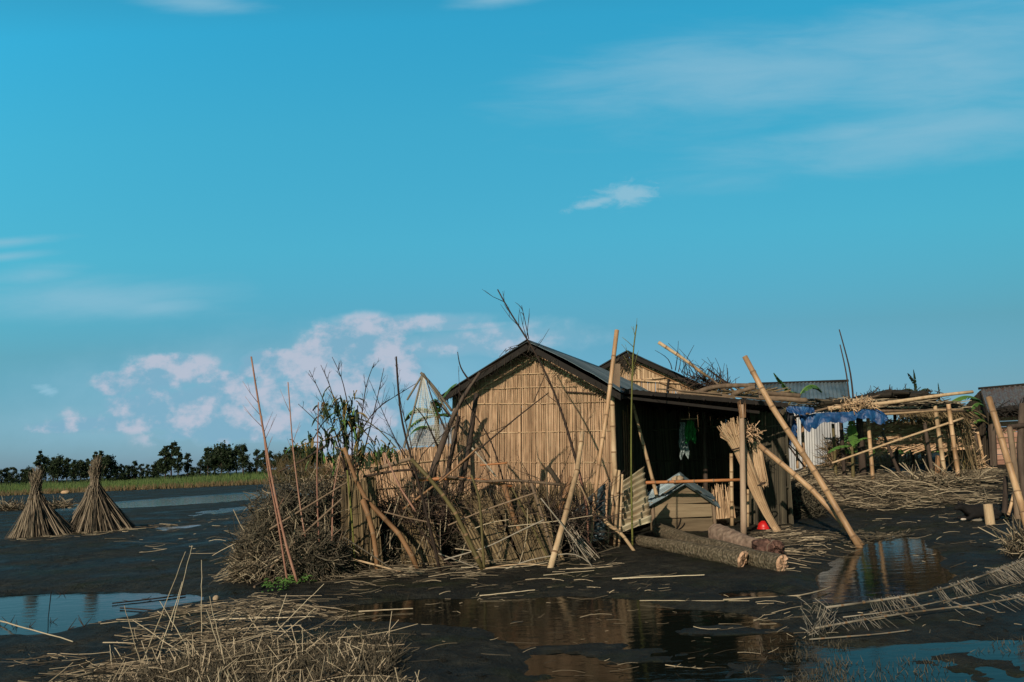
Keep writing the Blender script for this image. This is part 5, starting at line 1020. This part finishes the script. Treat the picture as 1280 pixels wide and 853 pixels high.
# ---- yard at right rear: tin shed, thatched stall, poles
def shed():
    Y = 24.5; x0,x1 = 940,1050; k = Y/FPX; bl = P(x0,586,Y); br = P(x1,584,Y); z0 = min(H1(bl[0],Y),H1(br[0],Y))-.1; bl[2] = br[2] = z0; tl = P(x0,505,Y); tr = P(x1,503,Y)
    t = thing('tin_shed','pale corrugated tin shed behind the blue tarp','shed',[(bl[0]+br[0])/2,Y,z0])
    mb = MB(); mb.sheet([tl,tr,br,bl],34,.011,th=.01,segs=6,rows=3); mb.build('wall','tin_wall',t)
    mb = MB()
    Dv = np.array([.3,3.2,0]); mb.sheet([tr,tr+Dv,br+Dv,br],20,.015,rows=2); mb.sheet([tl+Dv,tl,bl,bl+Dv],20,.015,rows=2); mb.sheet([tr+Dv,tl+Dv,bl+Dv,br+Dv],20,.015,rows=2); mb.build('side_wall','tin_wall',t)
    a = P(936,481,Y+1.5); b = P(1058,477,Y+1.5); c_ = P(1066,507,Y-.35); d_ = P(932,508,Y-.35); mb = MB(); mb.sheet([a,b,c_,d_],26,.018,segs=6,rows=5,wob=.08); mb.build('roof','tin_roof',t)
    mb = MB(); e = b+np.array([.05,2.0,-.75]); f = a+np.array([0,2.0,-.75]); mb.sheet([b,a,f,e],26,.018,rows=3); mb.build('roof','tin_roof',t)
    mb = MB(); mb.board(a+[0,-.02,.02],b+[.05,-.02,.02],.07,.10); mb.build('ridge_cap','rot',t)
shed()
pole('sky_pole','taller of the two thin dark poles standing beyond the tin shed','pole',[(1049,412),(1056,437),(1063,463),(1067,500),(1068,560)],.045,.02,'twig',Y=24.0,nodes=False)
pole('sky_pole','shorter of the two thin dark poles standing beyond the tin shed','pole',[(1050,431),(1058,465),(1062,500),(1063,560)],.04,.02,'twig',Y=23.9,nodes=False)

def stall():
    Yf,Yk = 19.6,20.9; gb = hit(1120,600); t = thing('thatched_stall','open stall of crooked posts under a flat roof of sticks and thatch','stall',[P(1110,560,20.5)[0],20.5,H1(P(1110,560,20.5)[0],20.5)])
    fl = P(1000,512,Yf); fr = P(1200,516,Yf+.4); zt = fl[2]; 
    r = thing_child('roof',t); mb = MB()
    bl_ = fl+np.array([.4,3,.25]); br_ = fr+np.array([.6,2.8,.2])
    # thatch layer made of many sticks across and along
    n = 1300; f = .34+.66*rng.random((n,1)); g = rng.random((n,1)); c = fl*(1-f)*(1-g)+fr*f*(1-g)+br_*f*g+bl_*(1-f)*g; c[:,2] += rng.random(n)*.24-.02; a = rng.normal(size=n)*.35; L_ = .2+.9*rng.random(n); d = np.stack([np.cos(a)*L_/2,np.sin(a)*L_/2,rng.normal(size=n)*.04],1); mb.stalks(c-d,c+d,.018,segs=2,bend=.03); mb.build('thatch','thatch_dark',r)
    mb = MB(); n = 380; f = rng.random((n,1))**.8; c = fl*(1-f)+fr*f; c[:,2] += .02+rng.random(n)*.26; c[:,1] += rng.uniform(-.1,.5,n); a = rng.normal(size=n)*.25; L_ = .2+.7*rng.random(n); d = np.stack([np.cos(a)*L_/2,np.sin(a)*L_/2,rng.normal(size=n)*.03],1); mb.stalks(c-d,c+d,.015,segs=2,bend=.05); mb.build('sticks','litter',r)
    mb = MB(); 
    for (x,y,e) in ((1095,496,.35),(1115,493,.45),(1140,495,.4),(1155,498,.35),(1080,500,.3)):
        q = P(x,y,Yf+1); m_,_,_ = rock(q,1,e,.5,.12,amp=.9,n=10); mb.add(m_.v[0],m_.q[0],rnd=.3); twigs(mb,q,(e,.4,.08),50,.1,.3,r=.010,up=.15)
    mb.build('dark_thatch_mound','thatch_dark',r)
    mb = MB(); q = fr+np.array([0,0,.0]); n = 300; f = rng.random((n,1)); A = fl*.3*(1-f)+fl*.0+fr*f+fl*.7*(1-f); A = (fl*.4+fr*.6)*(1-f)+fr*f; A[:,1] += rng.uniform(-.1,.1,n); B = A+np.stack([.05+.1*rng.normal(size=n),-.05+0*A[:,0],-.08-.25*rng.random(n)],1); mb.stalks(A,B,.010,segs=2,bend=.05)
    A = fr+np.stack([rng.uniform(-.1,.3,n),rng.uniform(0,2.5,n),rng.uniform(0,.2,n)],1); B = A+np.stack([.1+.3*rng.random(n),rng.normal(size=n)*.1,-.1-.35*rng.random(n)],1); mb.stalks(A,B,.012,segs=2,bend=.05); mb.build('hanging_thatch','reed_old',r)
    for pts,rr,mt in (([(1035,511),(1120,503),(1168,495),(1216,490)],.055,'bamboo_pale'),([(1050,520),(1130,517),(1190,511),(1204,512)],.035,'bamboo_pale'),([(985,524),(1030,511),(1080,500),(1100,494)],.03,'wood_grey'),([(1062,503),(1120,502)],.025,'litter'),([(1100,514),(1165,513),(1205,514)],.03,'wood_grey'),([(1025,505),(1064,501)],.06,'litter')):
        w = pp(pts,Yf-.15); mb = MB(); mb.tube(path(w,10),np.linspace(rr*1.05,rr*.7,10),7,rough=.1); mb.build('roof_pole',mt,r,smooth=True)
    for pts,rr,mt,Y in (([(1086,530),(1090,590)],.05,'bamboo',Yf),([(1170,520),(1181,592)],.055,'bamboo_pale',Yf+.2),([(1187,518),(1199,603)],.055,'bamboo',Yf-.4),([(1155,522),(1160,560),(1166,590)],.05,'trunk',Yf+.3),([(1156,520),(1158,580)],.06,'trunk',Yf+1.5),([(1075,530),(1078,588)],.09,'trunk',Yf+.5),([(1103,540),(1115,570),(1127,592)],.045,'trunk',Yf+.4),([(1140,530),(1141,585)],.05,'trunk',Yf+2.4),([(1190,525),(1192,585)],.06,'trunk',Yf+2.2),([(1120,530),(1121,585)],.05,'trunk',Yf+2.6),([(1052,530),(1054,586)],.05,'trunk',Yf+.3),([(1173,570),(1170,592)],.07,'bamboo_brown',Yf+.5)):
        w = pp(pts,Y); w[-1][2] = H1(w[-1][0],w[-1][1])-.05; w[0][2] = max(w[0][2],fl[2]-.05) if pts[0][1]<535 else w[0][2]; mb = MB()
        if mt.startswith('bamboo'): mb.bamboo(w[::-1],rr,rr*.9,sides=8)
        else: mb.tube(path(w[::-1],8),np.linspace(rr,rr*.85,8),7,rough=.2)
        mb.build('post',[mt,'node'],t,smooth=True)
    # woven twig back wall, sunlight put into its pale straw colour
    mb = MB(); n = 1100; x = rng.uniform(1070,1205,n); y = 528+rng.random(n)*34; A = np.array([P(a_,b_,Yk+random.uniform(-.15,.15)) for a_,b_ in zip(x,y)]); a = rng.normal(size=n)*.3+.1; L_ = .2+.6*rng.random(n); d = np.stack([np.cos(a)*L_/2,np.zeros(n),np.sin(a)*L_/2],1); mb.stalks(A-d,A+d,.016,segs=2,bend=.05); mb.build('back_wall','straw',t)
    # right end wall: leaning thatch
    mb = MB(); n = 100; A = np.array([P(random.uniform(1180,1212),random.uniform(520,530),20.5+random.random()*1.5) for _ in range(n)]); B = A+np.stack([rng.normal(size=n)*.12+.1,rng.normal(size=n)*.1,-.9-.5*rng.random(n)],1); mb.stalks(A,B,.012,segs=2,bend=.03); mb.build('side_thatch','reed_old',t)
stall()
pole('diagonal_rail','long thin pole slanting across the front of the thatched stall','pole',[(1204,523),(1120,551),(1040,579)],.028,.035,'bamboo_pale',Y=19.3,nodes=False,sink=False)
heap('brush_heap','heap of dead stalks and dry leaves under the thatched stall','brush heap',hit(1125,588)+np.array([0,1.4,0]),(1.5,.7,.28),800,.15,.6,.011,'straw',up=.1)
heap('brush_heap','brown straw mound at the foot of the right stall posts','brush heap',hit(1180,604),(1.0,.6,.10),450,.15,.7,.010,'litter',flat=.3,core='reed_old')
heap('brush_heap','tall dead stalks piled behind the stall left posts','brush heap',hit(1062,588)+np.array([0,.9,0]),(.28,.4,.8),300,.2,.6,.011,'reed_old',up=.2)
for pts,r,mt,l in (([(994,522),(997,586)],.045,'bamboo','left of the two bamboo posts under the blue tarp'),([(1003,524),(1006,586)],.055,'bamboo','right of the two bamboo posts under the blue tarp'),([(1041,530),(1044,590)],.05,'bamboo_olive','yellow-green post right of the pale tin wall')):
    w = pp(pts,19.5); pole('tarp_post',l,'post',pts,r,r*.9,mt,Y=20.2)
# tarp
def tarp():
    t = tag(None or thing('blue_tarp','crumpled blue tarpaulin draped over the front edge of the stall roof','tarpaulin',P(1050,520,19.3))); 
    def drape(name,top,dep,Y,seed,mt='tarp'):
        T = np.array(pp(top,Y)); nx,ny = 90,14; mb = MB(); l = np.linspace(0,1,len(T)); U = np.linspace(0,1,nx+1); tp = np.stack([np.interp(U,l,T[:,i]) for i in range(3)],1); dp = np.interp(U,np.linspace(0,1,len(dep)),dep)*Y/FPX; v = []
        for j in range(ny+1):
            g = j/ny; o = fbm(U*9+seed,np.full(nx+1,g*1.1+seed),3)-.45; o2 = fbm(U*17+seed+9,np.full(nx+1,g*1.6),2)-.45; v.append(tp+np.stack([.15*o2*(g+.2),-.05-.07*g+.09*o+.035*np.sin(U*38+3*g+seed)*g,-g*dp*(1+1.5*o2+.9*o)+.03*o2],1))
        v = np.array(v).reshape(-1,3); q = [[j*(nx+1)+i,j*(nx+1)+i+1,(j+1)*(nx+1)+i+1,(j+1)*(nx+1)+i] for j in range(ny) for i in range(nx)]; k = len(v); mb.add(np.concatenate([v,v+[0,.012,0]]),q+[[a+k for a in x[::-1]] for x in q]); mb.build(name,mt,t)
    drape('hanging_sheet',[(998,520),(1010,518),(1030,516),(1060,515),(1082,511),(1096,512),(1108,520)],[12,24,14,13,11,15,16,6],19.2,2)
    drape('hanging_sheet',[(982,508),(1000,508),(1016,510)],[10,12,6],19.1,7)
    drape('hanging_sheet',[(980,524),(988,523),(993,524)],[25,34,10],19.5,4)
tarp()
mb = MB(); twigs(mb,P(1072,506,19.2),(.35,.15,.10),260,.05,.22,r=.012); tag(mb.build('dry_leaves','straw_new'),'pale yellow bunch of dry leaves on the stall roof over the tarp','leaves',kind='stuff')
# bananas at right
g = hit(1062,588); 
banana('banana_plant','small banana plant with upright green leaf under the stall left end',[P(1065,560,19.9)[0],19.9,H1(P(1065,560,19.9)[0],19.9)],[(P(1068,560,19.7),(-.1,-.2,.9),.75,.26,.3),(P(1062,558,19.7),(-.9,-.2,.15),.65,.25,.6),(P(1064,560,19.7),(.5,-.1,.7),.5,.2,.9)],[[P(1065,588,19.7)[0],19.7,.5],P(1065,558,19.7)],tr=.05)
q = P(1146,500,23.5)
banana('banana_plant','ragged dark banana plant standing up above the stall roof',[q[0],q[1],.8],[(P(1146,498,23.5),(.0,0,1),.85,.34,.0),(P(1144,490,23.5),(-.6,0,.5),.6,.32,1.6),(P(1148,492,23.5),(.5,0,.6),.45,.28,1.4),(P(1146,485,23.5),(-.3,0,.9),.5,.25,.5)],[[q[0],q[1],.6],q],mt='leaf_dark')
q = P(1175,500,23.5)
banana('banana_plant','small banana shoot showing behind the right end of the stall roof',[q[0],q[1],.8],[(q,(.0,0,1),.5,.22,.2),(q,(-.4,0,.7),.3,.2,1)],[[q[0],q[1],.6],q],mt='leaf_dark')
q = P(1184,507,22.5)
banana('banana_plant','banana plant with long leaf arching right above the stall end',[q[0],q[1],.7],[(q,(.75,0,.62),1.1,.42,1.1)],[[q[0],q[1],.6],q])
q = P(1212,516,22.5); w = hit(1207,588)
banana('banana_plant','banana plant with limp leaves in the gap left of the right shed',[P(1205,585,21)[0],21,H1(P(1205,585,21)[0],21)],[(q,(-.7,0,.6),.65,.3,1.5),(q,(.3,0,.7),.6,.28,1.8),(q,(-.2,.3,.5),.6,.3,2.0),(q,(.6,0,.1),.5,.25,1.6),(P(1216,530,22.5),(.2,0,.2),.5,.25,1.5)],[[P(1203,585,21)[0],21,.6],P(1208,550,21.8),q],tr=.045)
q = P(1218,520,24)
banana('banana_plant','dark banana plant closest to the right shed',[q[0],24,.8],[(q,(.5,0,.6),.6,.3,1.8),(q,(-.6,0,.5),.6,.3,1.8),(P(1220,535,24),(.4,0,.2),.5,.3,1.5)],[[q[0]+.05,24,.7],q],mt='leaf_dark',tr=.08)
pole('yard_post','tan bamboo post leaning in the gap left of the right shed','post',[(1222,540),(1226,560),(1232,588)],.05,.045,'bamboo',Y=22)
pole('yard_post','dark thick post left of the tan leaning one in the gap','post',[(1219,535),(1221,580)],.07,.06,'trunk',Y=23,nodes=False)
heap('brush_heap','dry pale husks at the foot of the limp-leaved banana plant','brush heap',hit(1210,586),(.35,.3,.4),260,.1,.5,.014,'straw_new',core='reed_old',up=.3)

# right shed
def rshed():
    Y = 22.6; z0 = H1(P(1262,585,Y)[0],Y)-.05; t = thing('timber_shed','timber shed with rusty tin roof at the right edge','shed',[P(1262,585,Y)[0],Y,z0])
    def V(px,py,dy=0): return P(px,py,Y+dy)
    wl = V(1243,520); wr = V(1352,515); bl = V(1243,582); br = V(1352,578); 
    mb = MB(); n = 9
    for k in range(n):
        f0,f1 = k/n,(k+1)/n-.012; a = bl+(wl-bl)*f0; b = br+(wr-br)*f0; c_ = br+(wr-br)*f1; d_ = bl+(wl-bl)*f1; th = np.array([0,.04,0]); o = np.array([0,-.01*(k%2),0]); mb.hexa([a+o,b+o,b+th+o,a+th+o,d_+o,c_+o,c_+th+o,d_+th+o])
    mb.build('front_wall','board_red',t)
    mb = MB(); Dv = np.array([.25,3.2,0]); reed_wall(mb,[wl,wl+Dv+[0,0,.1]],[[bl[0],bl[1],z0],[bl[0]+.25,bl[1]+3.2,z0]],120,r=.02,nd=(-1,0,0)); mb.build('side_wall','thatch_dark',t)
    mb = MB(); mb.tube(path([[V(1240,586)[0],Y-.1,z0],V(1239,518,-.1)],5),.10,7,rough=.15); mb.build('corner_post','trunk',t)
    # roof front slope, left gable wedge of thatch with recess shade in its dark colour
    a = V(1226,487,1.7); b = V(1370,474,1.7); c_ = V(1370,512,-.5); d_ = V(1236,516,-.5)
    r = thing_child('roof',t); mb = MB(); mb.sheet([a,b,c_,d_],22,.022,segs=6,rows=6,wob=.08); mb.build('roof_slope','tin_roof_rust',r)
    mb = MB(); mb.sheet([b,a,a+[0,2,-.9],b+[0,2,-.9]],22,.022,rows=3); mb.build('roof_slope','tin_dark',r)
    mb = MB(); mb.board(a+[-.05,0,.03],b+[0,0,.03],.07,.1); mb.build('ridge_cap','rot',r)
    mb = MB(); mb.board(d_+[0,-.02,-.05],c_+[0,-.02,-.05],.10,.05); mb.build('eave_board','rot',r)
    mb = MB(); e = V(1224,524,1.5); 
    bk = a+np.array([0,2,-.9]); n = 420; f = rng.random((n,1)); A = np.where(f<.5,d_+(a-d_)*(f*2),a+(bk-a)*(f*2-1))+[-.02,0,-.03]; B = A.copy(); B[:,2] = d_[2]-.12-.15*rng.random(n); B[:,0] -= .03; mb.stalks(A,B,.022,segs=2,bend=.02); mb.build('gable_thatch','thatch_dark',r)
    mb = MB(); m_,_,_ = rock(V(1268,512,-.6),1,.5,.2,.10,amp=.9); mb.add(m_.v[0],m_.q[0]); twigs(mb,V(1270,512,-.6),(.6,.15,.08),200,.1,.35,r=.012); mb.build('leaf_litter','rot',r)
rshed()
# right foreground posts
pole('right_bamboo','thick pale bamboo leaning out of the right frame edge','bamboo pole',[(1236,497,13.2),(1255,560,12.9),(1273,619,12.6),(1290,690,12.2)],.068,.062,'bamboo',sp=.42)
pole('right_post','tall dark crooked post behind the right leaning bamboo','post',[(1262,534,14.5),(1268,580,14.4),(1272,648,14.2)],.07,.06,'wood_grey',nodes=False,rough=.2)
pole('right_post','dark thick post cut by the right frame edge, upper fork','post',[(1278,505,14.6),(1275,560,14.5),(1284,650,14.2)],.08,.07,'trunk',nodes=False,rough=.25)
pole('right_post','short dark stake left of the right leaning bamboo','stake',[(1257,596,15.5),(1256,640,15.3),(1256,664,15.3)],.06,.05,'trunk',nodes=False,rough=.15)
pole('right_post','thin tan bamboo stake leaning beside the short dark stake','stake',[(1270,605,14.4),(1262,640,14.3),(1257,663,14.3)],.035,.03,'bamboo',sp=.25)
pole('right_rail','level dark pole across the right posts under the shed roof','rail',[(1260,534,14.5),(1290,531,14.5)],.06,.055,'trunk',nodes=False,sink=False)
b = hit(1238,656); mb = MB(); mb.tube(path([b,b+[0,0,.26]],4),.07,12); mb2 = MB(); 
t = thing('cut_stump','short pale bamboo stump standing right of the dog','stump',b)
mb = MB(); hgt = (656-632)*b[1]/FPX; a_ = np.linspace(0,6.283,17)[:-1]
prof = [(.072,-.03,0),(.072,hgt*.5,0),(.07,hgt,0),(.055,hgt,0),(.054,hgt-.1,0),(0,hgt-.1,0)]; v = [[b[0]+r*math.cos(x),b[1]+r*math.sin(x),b[2]+z] for r,z,_ in prof for x in a_]; mb.add(v,[[k*16+x,k*16+(x+1)%16,(k+1)*16+(x+1)%16,(k+1)*16+x] for k in range(5) for x in range(16)],rnd=.8); mb.build('tube','bamboo_pale',t,smooth=False)
heap('brush_heap','small heap of dry reeds at the right frame edge','brush heap',hit(1290,692),(.28,.3,.22),350,.1,.45,.007,'litter',up=.3)

# ---- dog, lying
def skin(name,verts,edges,radii,mat,parent,root=0,sub=2):
    me = bpy.data.meshes.new(name); me.from_pydata([tuple(map(float,v)) for v in verts],edges,[]); o = bpy.data.objects.new(name,me); COL.objects.link(o)
    m = o.modifiers.new('s','SKIN'); m.use_smooth_shade = True; sv_ = me.skin_vertices[0].data
    for i,r in enumerate(radii): sv_[i].radius = (r,r) if not isinstance(r,tuple) else r; sv_[i].use_root = i==root
    o.modifiers.new('b','SUBSURF').levels = sub; o.modifiers['b'].render_levels = sub
    dg = bpy.context.evaluated_depsgraph_get(); nm = bpy.data.meshes.new_from_object(o.evaluated_get(dg)); o.modifiers.clear(); o.data = nm; nm.materials.clear(); nm.materials.append(M[mat]); o.parent = parent; bpy.data.meshes.remove(me); o.name = name; nm.name = name
    for p in nm.polygons: p.use_smooth = True
    return o
def dog():
    b = hit(1229,650); b[1] += .1; b[2] = H1(b[0],b[1]); t = thing('dog','black dog with pale chest lying on the mud by the stump','dog',b)
    # x to the right (tail), head to the left
    V = [(0,0,.13),(.16,0,.14),(.30,.0,.12),(-.16,0,.15),(-.26,-.02,.20),(-.33,-.04,.235),(-.41,-.07,.215),(-.47,-.09,.20),   # body 0-2, chest 3, neck 4, head 5,6 muzzle 7
         (-.17,-.09,.07),(-.26,-.13,.035),(-.38,-.16,.025),(-.15,.08,.07),(-.24,.10,.03),(-.34,.11,.025), # forelegs
         (.24,-.12,.09),(.10,-.17,.07),(.22,-.20,.03),(.10,-.22,.025),(.25,.10,.08),(.14,.14,.04),(.40,.02,.07),(.48,-.06,.03),(.46,-.16,.025)]
    E = [(0,1),(1,2),(0,3),(3,4),(4,5),(5,6),(6,7),(3,8),(8,9),(9,10),(3,11),(11,12),(12,13),(2,14),(14,15),(15,16),(16,17),(2,18),(18,19),(2,20),(20,21),(21,22)]
    Rr = [.115,.11,.10,.115,.075,.075,.045,.028,.05,.032,.024,.05,.032,.024,.075,.05,.03,.022,.07,.04,.03,.02,.014]
    skin('body',[np.array(v)+b for v in V],E,Rr,'fur',t) 
    body = t.children[0]; body.location = (0,0,0); me = body.data
    for v in me.vertices: v.co = v.co-Vector(b)
    for s in (-1,1):
        mb = MB(); c = np.array([-.325,-.04+.045*s,.285])+b; mb.add([c+[-.03,0,0],c+[.03,0,0],c+[.0,.025*s,-.01],c+[-.005,.02*s,.05],c+[.0,-.0*s,0.0]],t=[[0,1,3],[1,2,3],[2,0,3]]); mb.build('ear','fur',t)
    mb,_,_ = rock(b+np.array([-.15,-.085,.11]),.052,1,.7,1.1,n=8); mb.build('chest_patch','fur_white',t,smooth=True)
    mb,_,_ = rock(b+np.array([-.375,-.165,.026]),.03,1.6,.9,.7,n=8); mb.build('paw_patch','fur_white',t,smooth=True)
dog()
mb,_,_ = rock(hit(1223,652,.01),.06,1.8,.6,.4); tag(mb.build('scrap','white_reed'),'small white scrap on the mud before the dog','scrap')

# ---- far trees, hedges, bank grass
def tree_proto(kind,seed):
    random.seed(seed); rs = np.random.default_rng(seed); crown = MB(); trunk = MB()
    Hh = {'tall':7.2,'broad':6.0,'slim':6.4,'low':3.6,'open':6.8}[kind]
    trunk.tube(path([[0,0,-.3],[.1,0,Hh*.4],[0,0,Hh*.8]],8),np.linspace(.16,.05,8),6)
    nb = {'tall':18,'broad':26,'slim':12,'low':14,'open':15}[kind]
    for k in range(nb):
        f = k/nb; z = Hh*({'low':.2}.get(kind,.32)+ (1-{'low':.3}.get(kind,.38))*f*.98); w = {'tall':1.1,'broad':2.0,'slim':.6,'low':1.8,'open':1.4}[kind]*math.sin(math.pi*min(1,.25+f*.72))
        a = random.uniform(0,6.28); c = np.array([math.cos(a)*w*random.uniform(.3,1),math.sin(a)*w*.6,z]); trunk.tube([[0,0,z*.8],c*[.6,.6,1]*[1,1,.97]],[.05,.02],4)
        e = random.uniform(.35,.85)*(1.2 if kind=='broad' else .9)*(1.15-.6*f); z += random.uniform(-.5,.5); c[2] = z; n = 110; q_ = .62 if kind in ('broad','low') else .48; p = c+rs.normal(size=(n,3))*[e*q_,e*q_,e*q_*.8]; s = .09+.14*rs.random((n,1)); d1_ = nrm(rs.normal(size=(n,3)))*s; d2_ = nrm(rs.normal(size=(n,3)))*s
        crown.add(np.stack([p-d1_,p+d2_,p+d1_,p-d2_],1).reshape(-1,3),np.arange(4*n).reshape(-1,4),rnd=np.repeat(rs.random(n),4))
    return crown,trunk
protos = {}
def tree(kind,px,toppx,Y,label,var=0):
    key = (kind,var)
    base = P(px,605,Y); z = H1(base[0],Y); top = P(px,toppx,Y)[2]; h = top-z; Hh = {'tall':7.2,'broad':6.0,'slim':6.4,'low':3.6,'open':6.8}[kind]
    if key not in protos:
        cr,tk = tree_proto(kind,100+var*7+len(kind)); t = thing('tree',label,'tree',(base[0],Y,z),'trees of the far treeline')
        for m_ in (cr,tk):
            m_.v = [v+np.array([base[0],Y,z]) for v in m_.v]
        c1_ = cr.build('crown','leaf_dark',t); c2_ = tk.build('trunk','twig',t); protos[key] = (t,c1_,c2_)
    else:
        o,c1_,c2_ = protos[key]; t = o.copy(); COL.objects.link(t); t.location = (base[0],Y,z); t['label'] = label; t.rotation_euler = (0,0,random.uniform(0,6.28))
        for ch in (c1_,c2_): x = ch.copy(); COL.objects.link(x); x.parent = t
    s = h/Hh*random.uniform(1.0,1.22); t.scale = (s*random.uniform(.8,1.1),s,s)
TR = [(2,590,'low'),(8,586,'slim'),(16,584,'open'),(26,588,'low'),(36,586,'broad'),(50,570,'tall'),(57,573,'open'),(66,572,'tall'),(72,576,'broad'),(83,572,'slim'),(92,575,'tall'),(100,580,'broad'),(108,575,'slim'),(117,570,'tall'),(126,569,'tall'),(133,572,'broad'),(144,583,'low'),(152,582,'open'),(160,586,'low'),(168,577,'slim'),(176,582,'open'),(184,579,'slim'),(191,583,'open'),(198,579,'broad'),(206,558,'tall'),(214,556,'open'),(222,560,'tall'),(234,568,'slim'),(240,585,'low'),(250,575,'open'),(260,563,'open'),(268,562,'broad'),(277,560,'broad'),(286,561,'tall'),(295,562,'broad'),(304,559,'slim'),(312,580,'low'),(321,561,'slim'),(330,563,'tall'),(338,566,'open'),(348,572,'broad'),(356,560,'tall'),(364,557,'slim'),(372,562,'broad'),(382,566,'tall'),(392,562,'broad'),(402,566,'open'),(412,570,'broad'),(425,572,'low')]
words = {'tall':'tall tapering tree','broad':'broad bushy tree','slim':'slim upright tree','low':'low round tree','open':'loose open-crowned tree'}
def where(x,i):
    if x<46: return 'left of the left jute stack'
    if x<90: return 'between and above the jute stack tips'
    if x<135: return 'around the right jute stack tip'
    if x<200: return 'just right of the jute stacks'
    if x<245: return 'in the highest clump of the treeline'
    if x<300: return 'in the dense clump left of the tallest stalk'
    if x<360: return 'behind the tall reddish stalks'
    return 'above the brush heap top'
ordn = ['first','second','third','fourth','fifth','sixth','seventh','eighth','ninth','tenth']
cnt = {}
for i,(x,y,k) in enumerate(TR):
    w = where(x,i); cnt[w] = cnt.get(w,0)+1; tree(k,x,y,115+12*math.sin(i*2.3),f'{words[k]}, {ordn[cnt[w]-1]} from left {w}',var=i%2)
random.seed(21)
mb = MB(); n = 9000; xs = rng.uniform(-110,20,n); ys_ = 110+rng.random(n)*18; zz = gz(np.stack([xs,ys_],1)); hh = (.2+1.0*vnoise(xs*.35,ys_*.1)); p = np.stack([xs,ys_,zz+hh*rng.random(n)],1); s = .25; a = nrm(rng.normal(size=(n,3)))*s; b = nrm(rng.normal(size=(n,3)))*s; mb.add(np.stack([p-a,p+b,p+a,p-b],1).reshape(-1,3),np.arange(4*n).reshape(-1,4),rnd=np.repeat(rng.random(n),4)); tag(mb.build('undergrowth','leaf_dark'),'dark undergrowth along the feet of the far treeline','undergrowth',kind='stuff')
mb = MB(); n = 14000; xs = rng.uniform(-85,5,n); ys_ = 86+22*rng.random(n); A = np.stack([xs,ys_,gz(np.stack([xs,ys_],1))],1); mb.stalks(A,A+np.stack([rng.normal(size=n)*.15,rng.normal(size=n)*.1,.25+.55*rng.random(n)*(.4+vnoise(xs*.2,ys_*.2))],1),.05,.01,segs=1); tag(mb.build('bank_grass','grass'),'green grass growing on the far river bank','grass',kind='stuff')
mb = MB(); n = 5000; xs = rng.uniform(-85,5,n); ys_ = 84+3*rng.random(n); A = np.stack([xs,ys_,gz(np.stack([xs,ys_],1))],1); mb.stalks(A,A+np.stack([rng.normal(size=n)*.1,rng.normal(size=n)*.1,.2+.4*rng.random(n)],1),.05,.01,segs=1); tag(mb.build('bank_reeds','grass_dry'),'brown reeds edging the far river bank','reeds',kind='stuff')
mb = MB(); n = 9000; xs = rng.uniform(30,75,n); ys_ = 90+8*rng.random(n); p = np.stack([xs,ys_,gz(np.stack([xs,ys_],1))+(.6+2.2*vnoise(xs*.5,ys_*.2))*rng.random(n)],1); a = nrm(rng.normal(size=(n,3)))*.25; b = nrm(rng.normal(size=(n,3)))*.25; mb.add(np.stack([p-a,p+b,p+a,p-b],1).reshape(-1,3),np.arange(4*n).reshape(-1,4),rnd=np.repeat(rng.random(n),4)); tag(mb.build('hedge','leaf'),'distant green bushes seen between stall and right shed','bushes',kind='stuff')
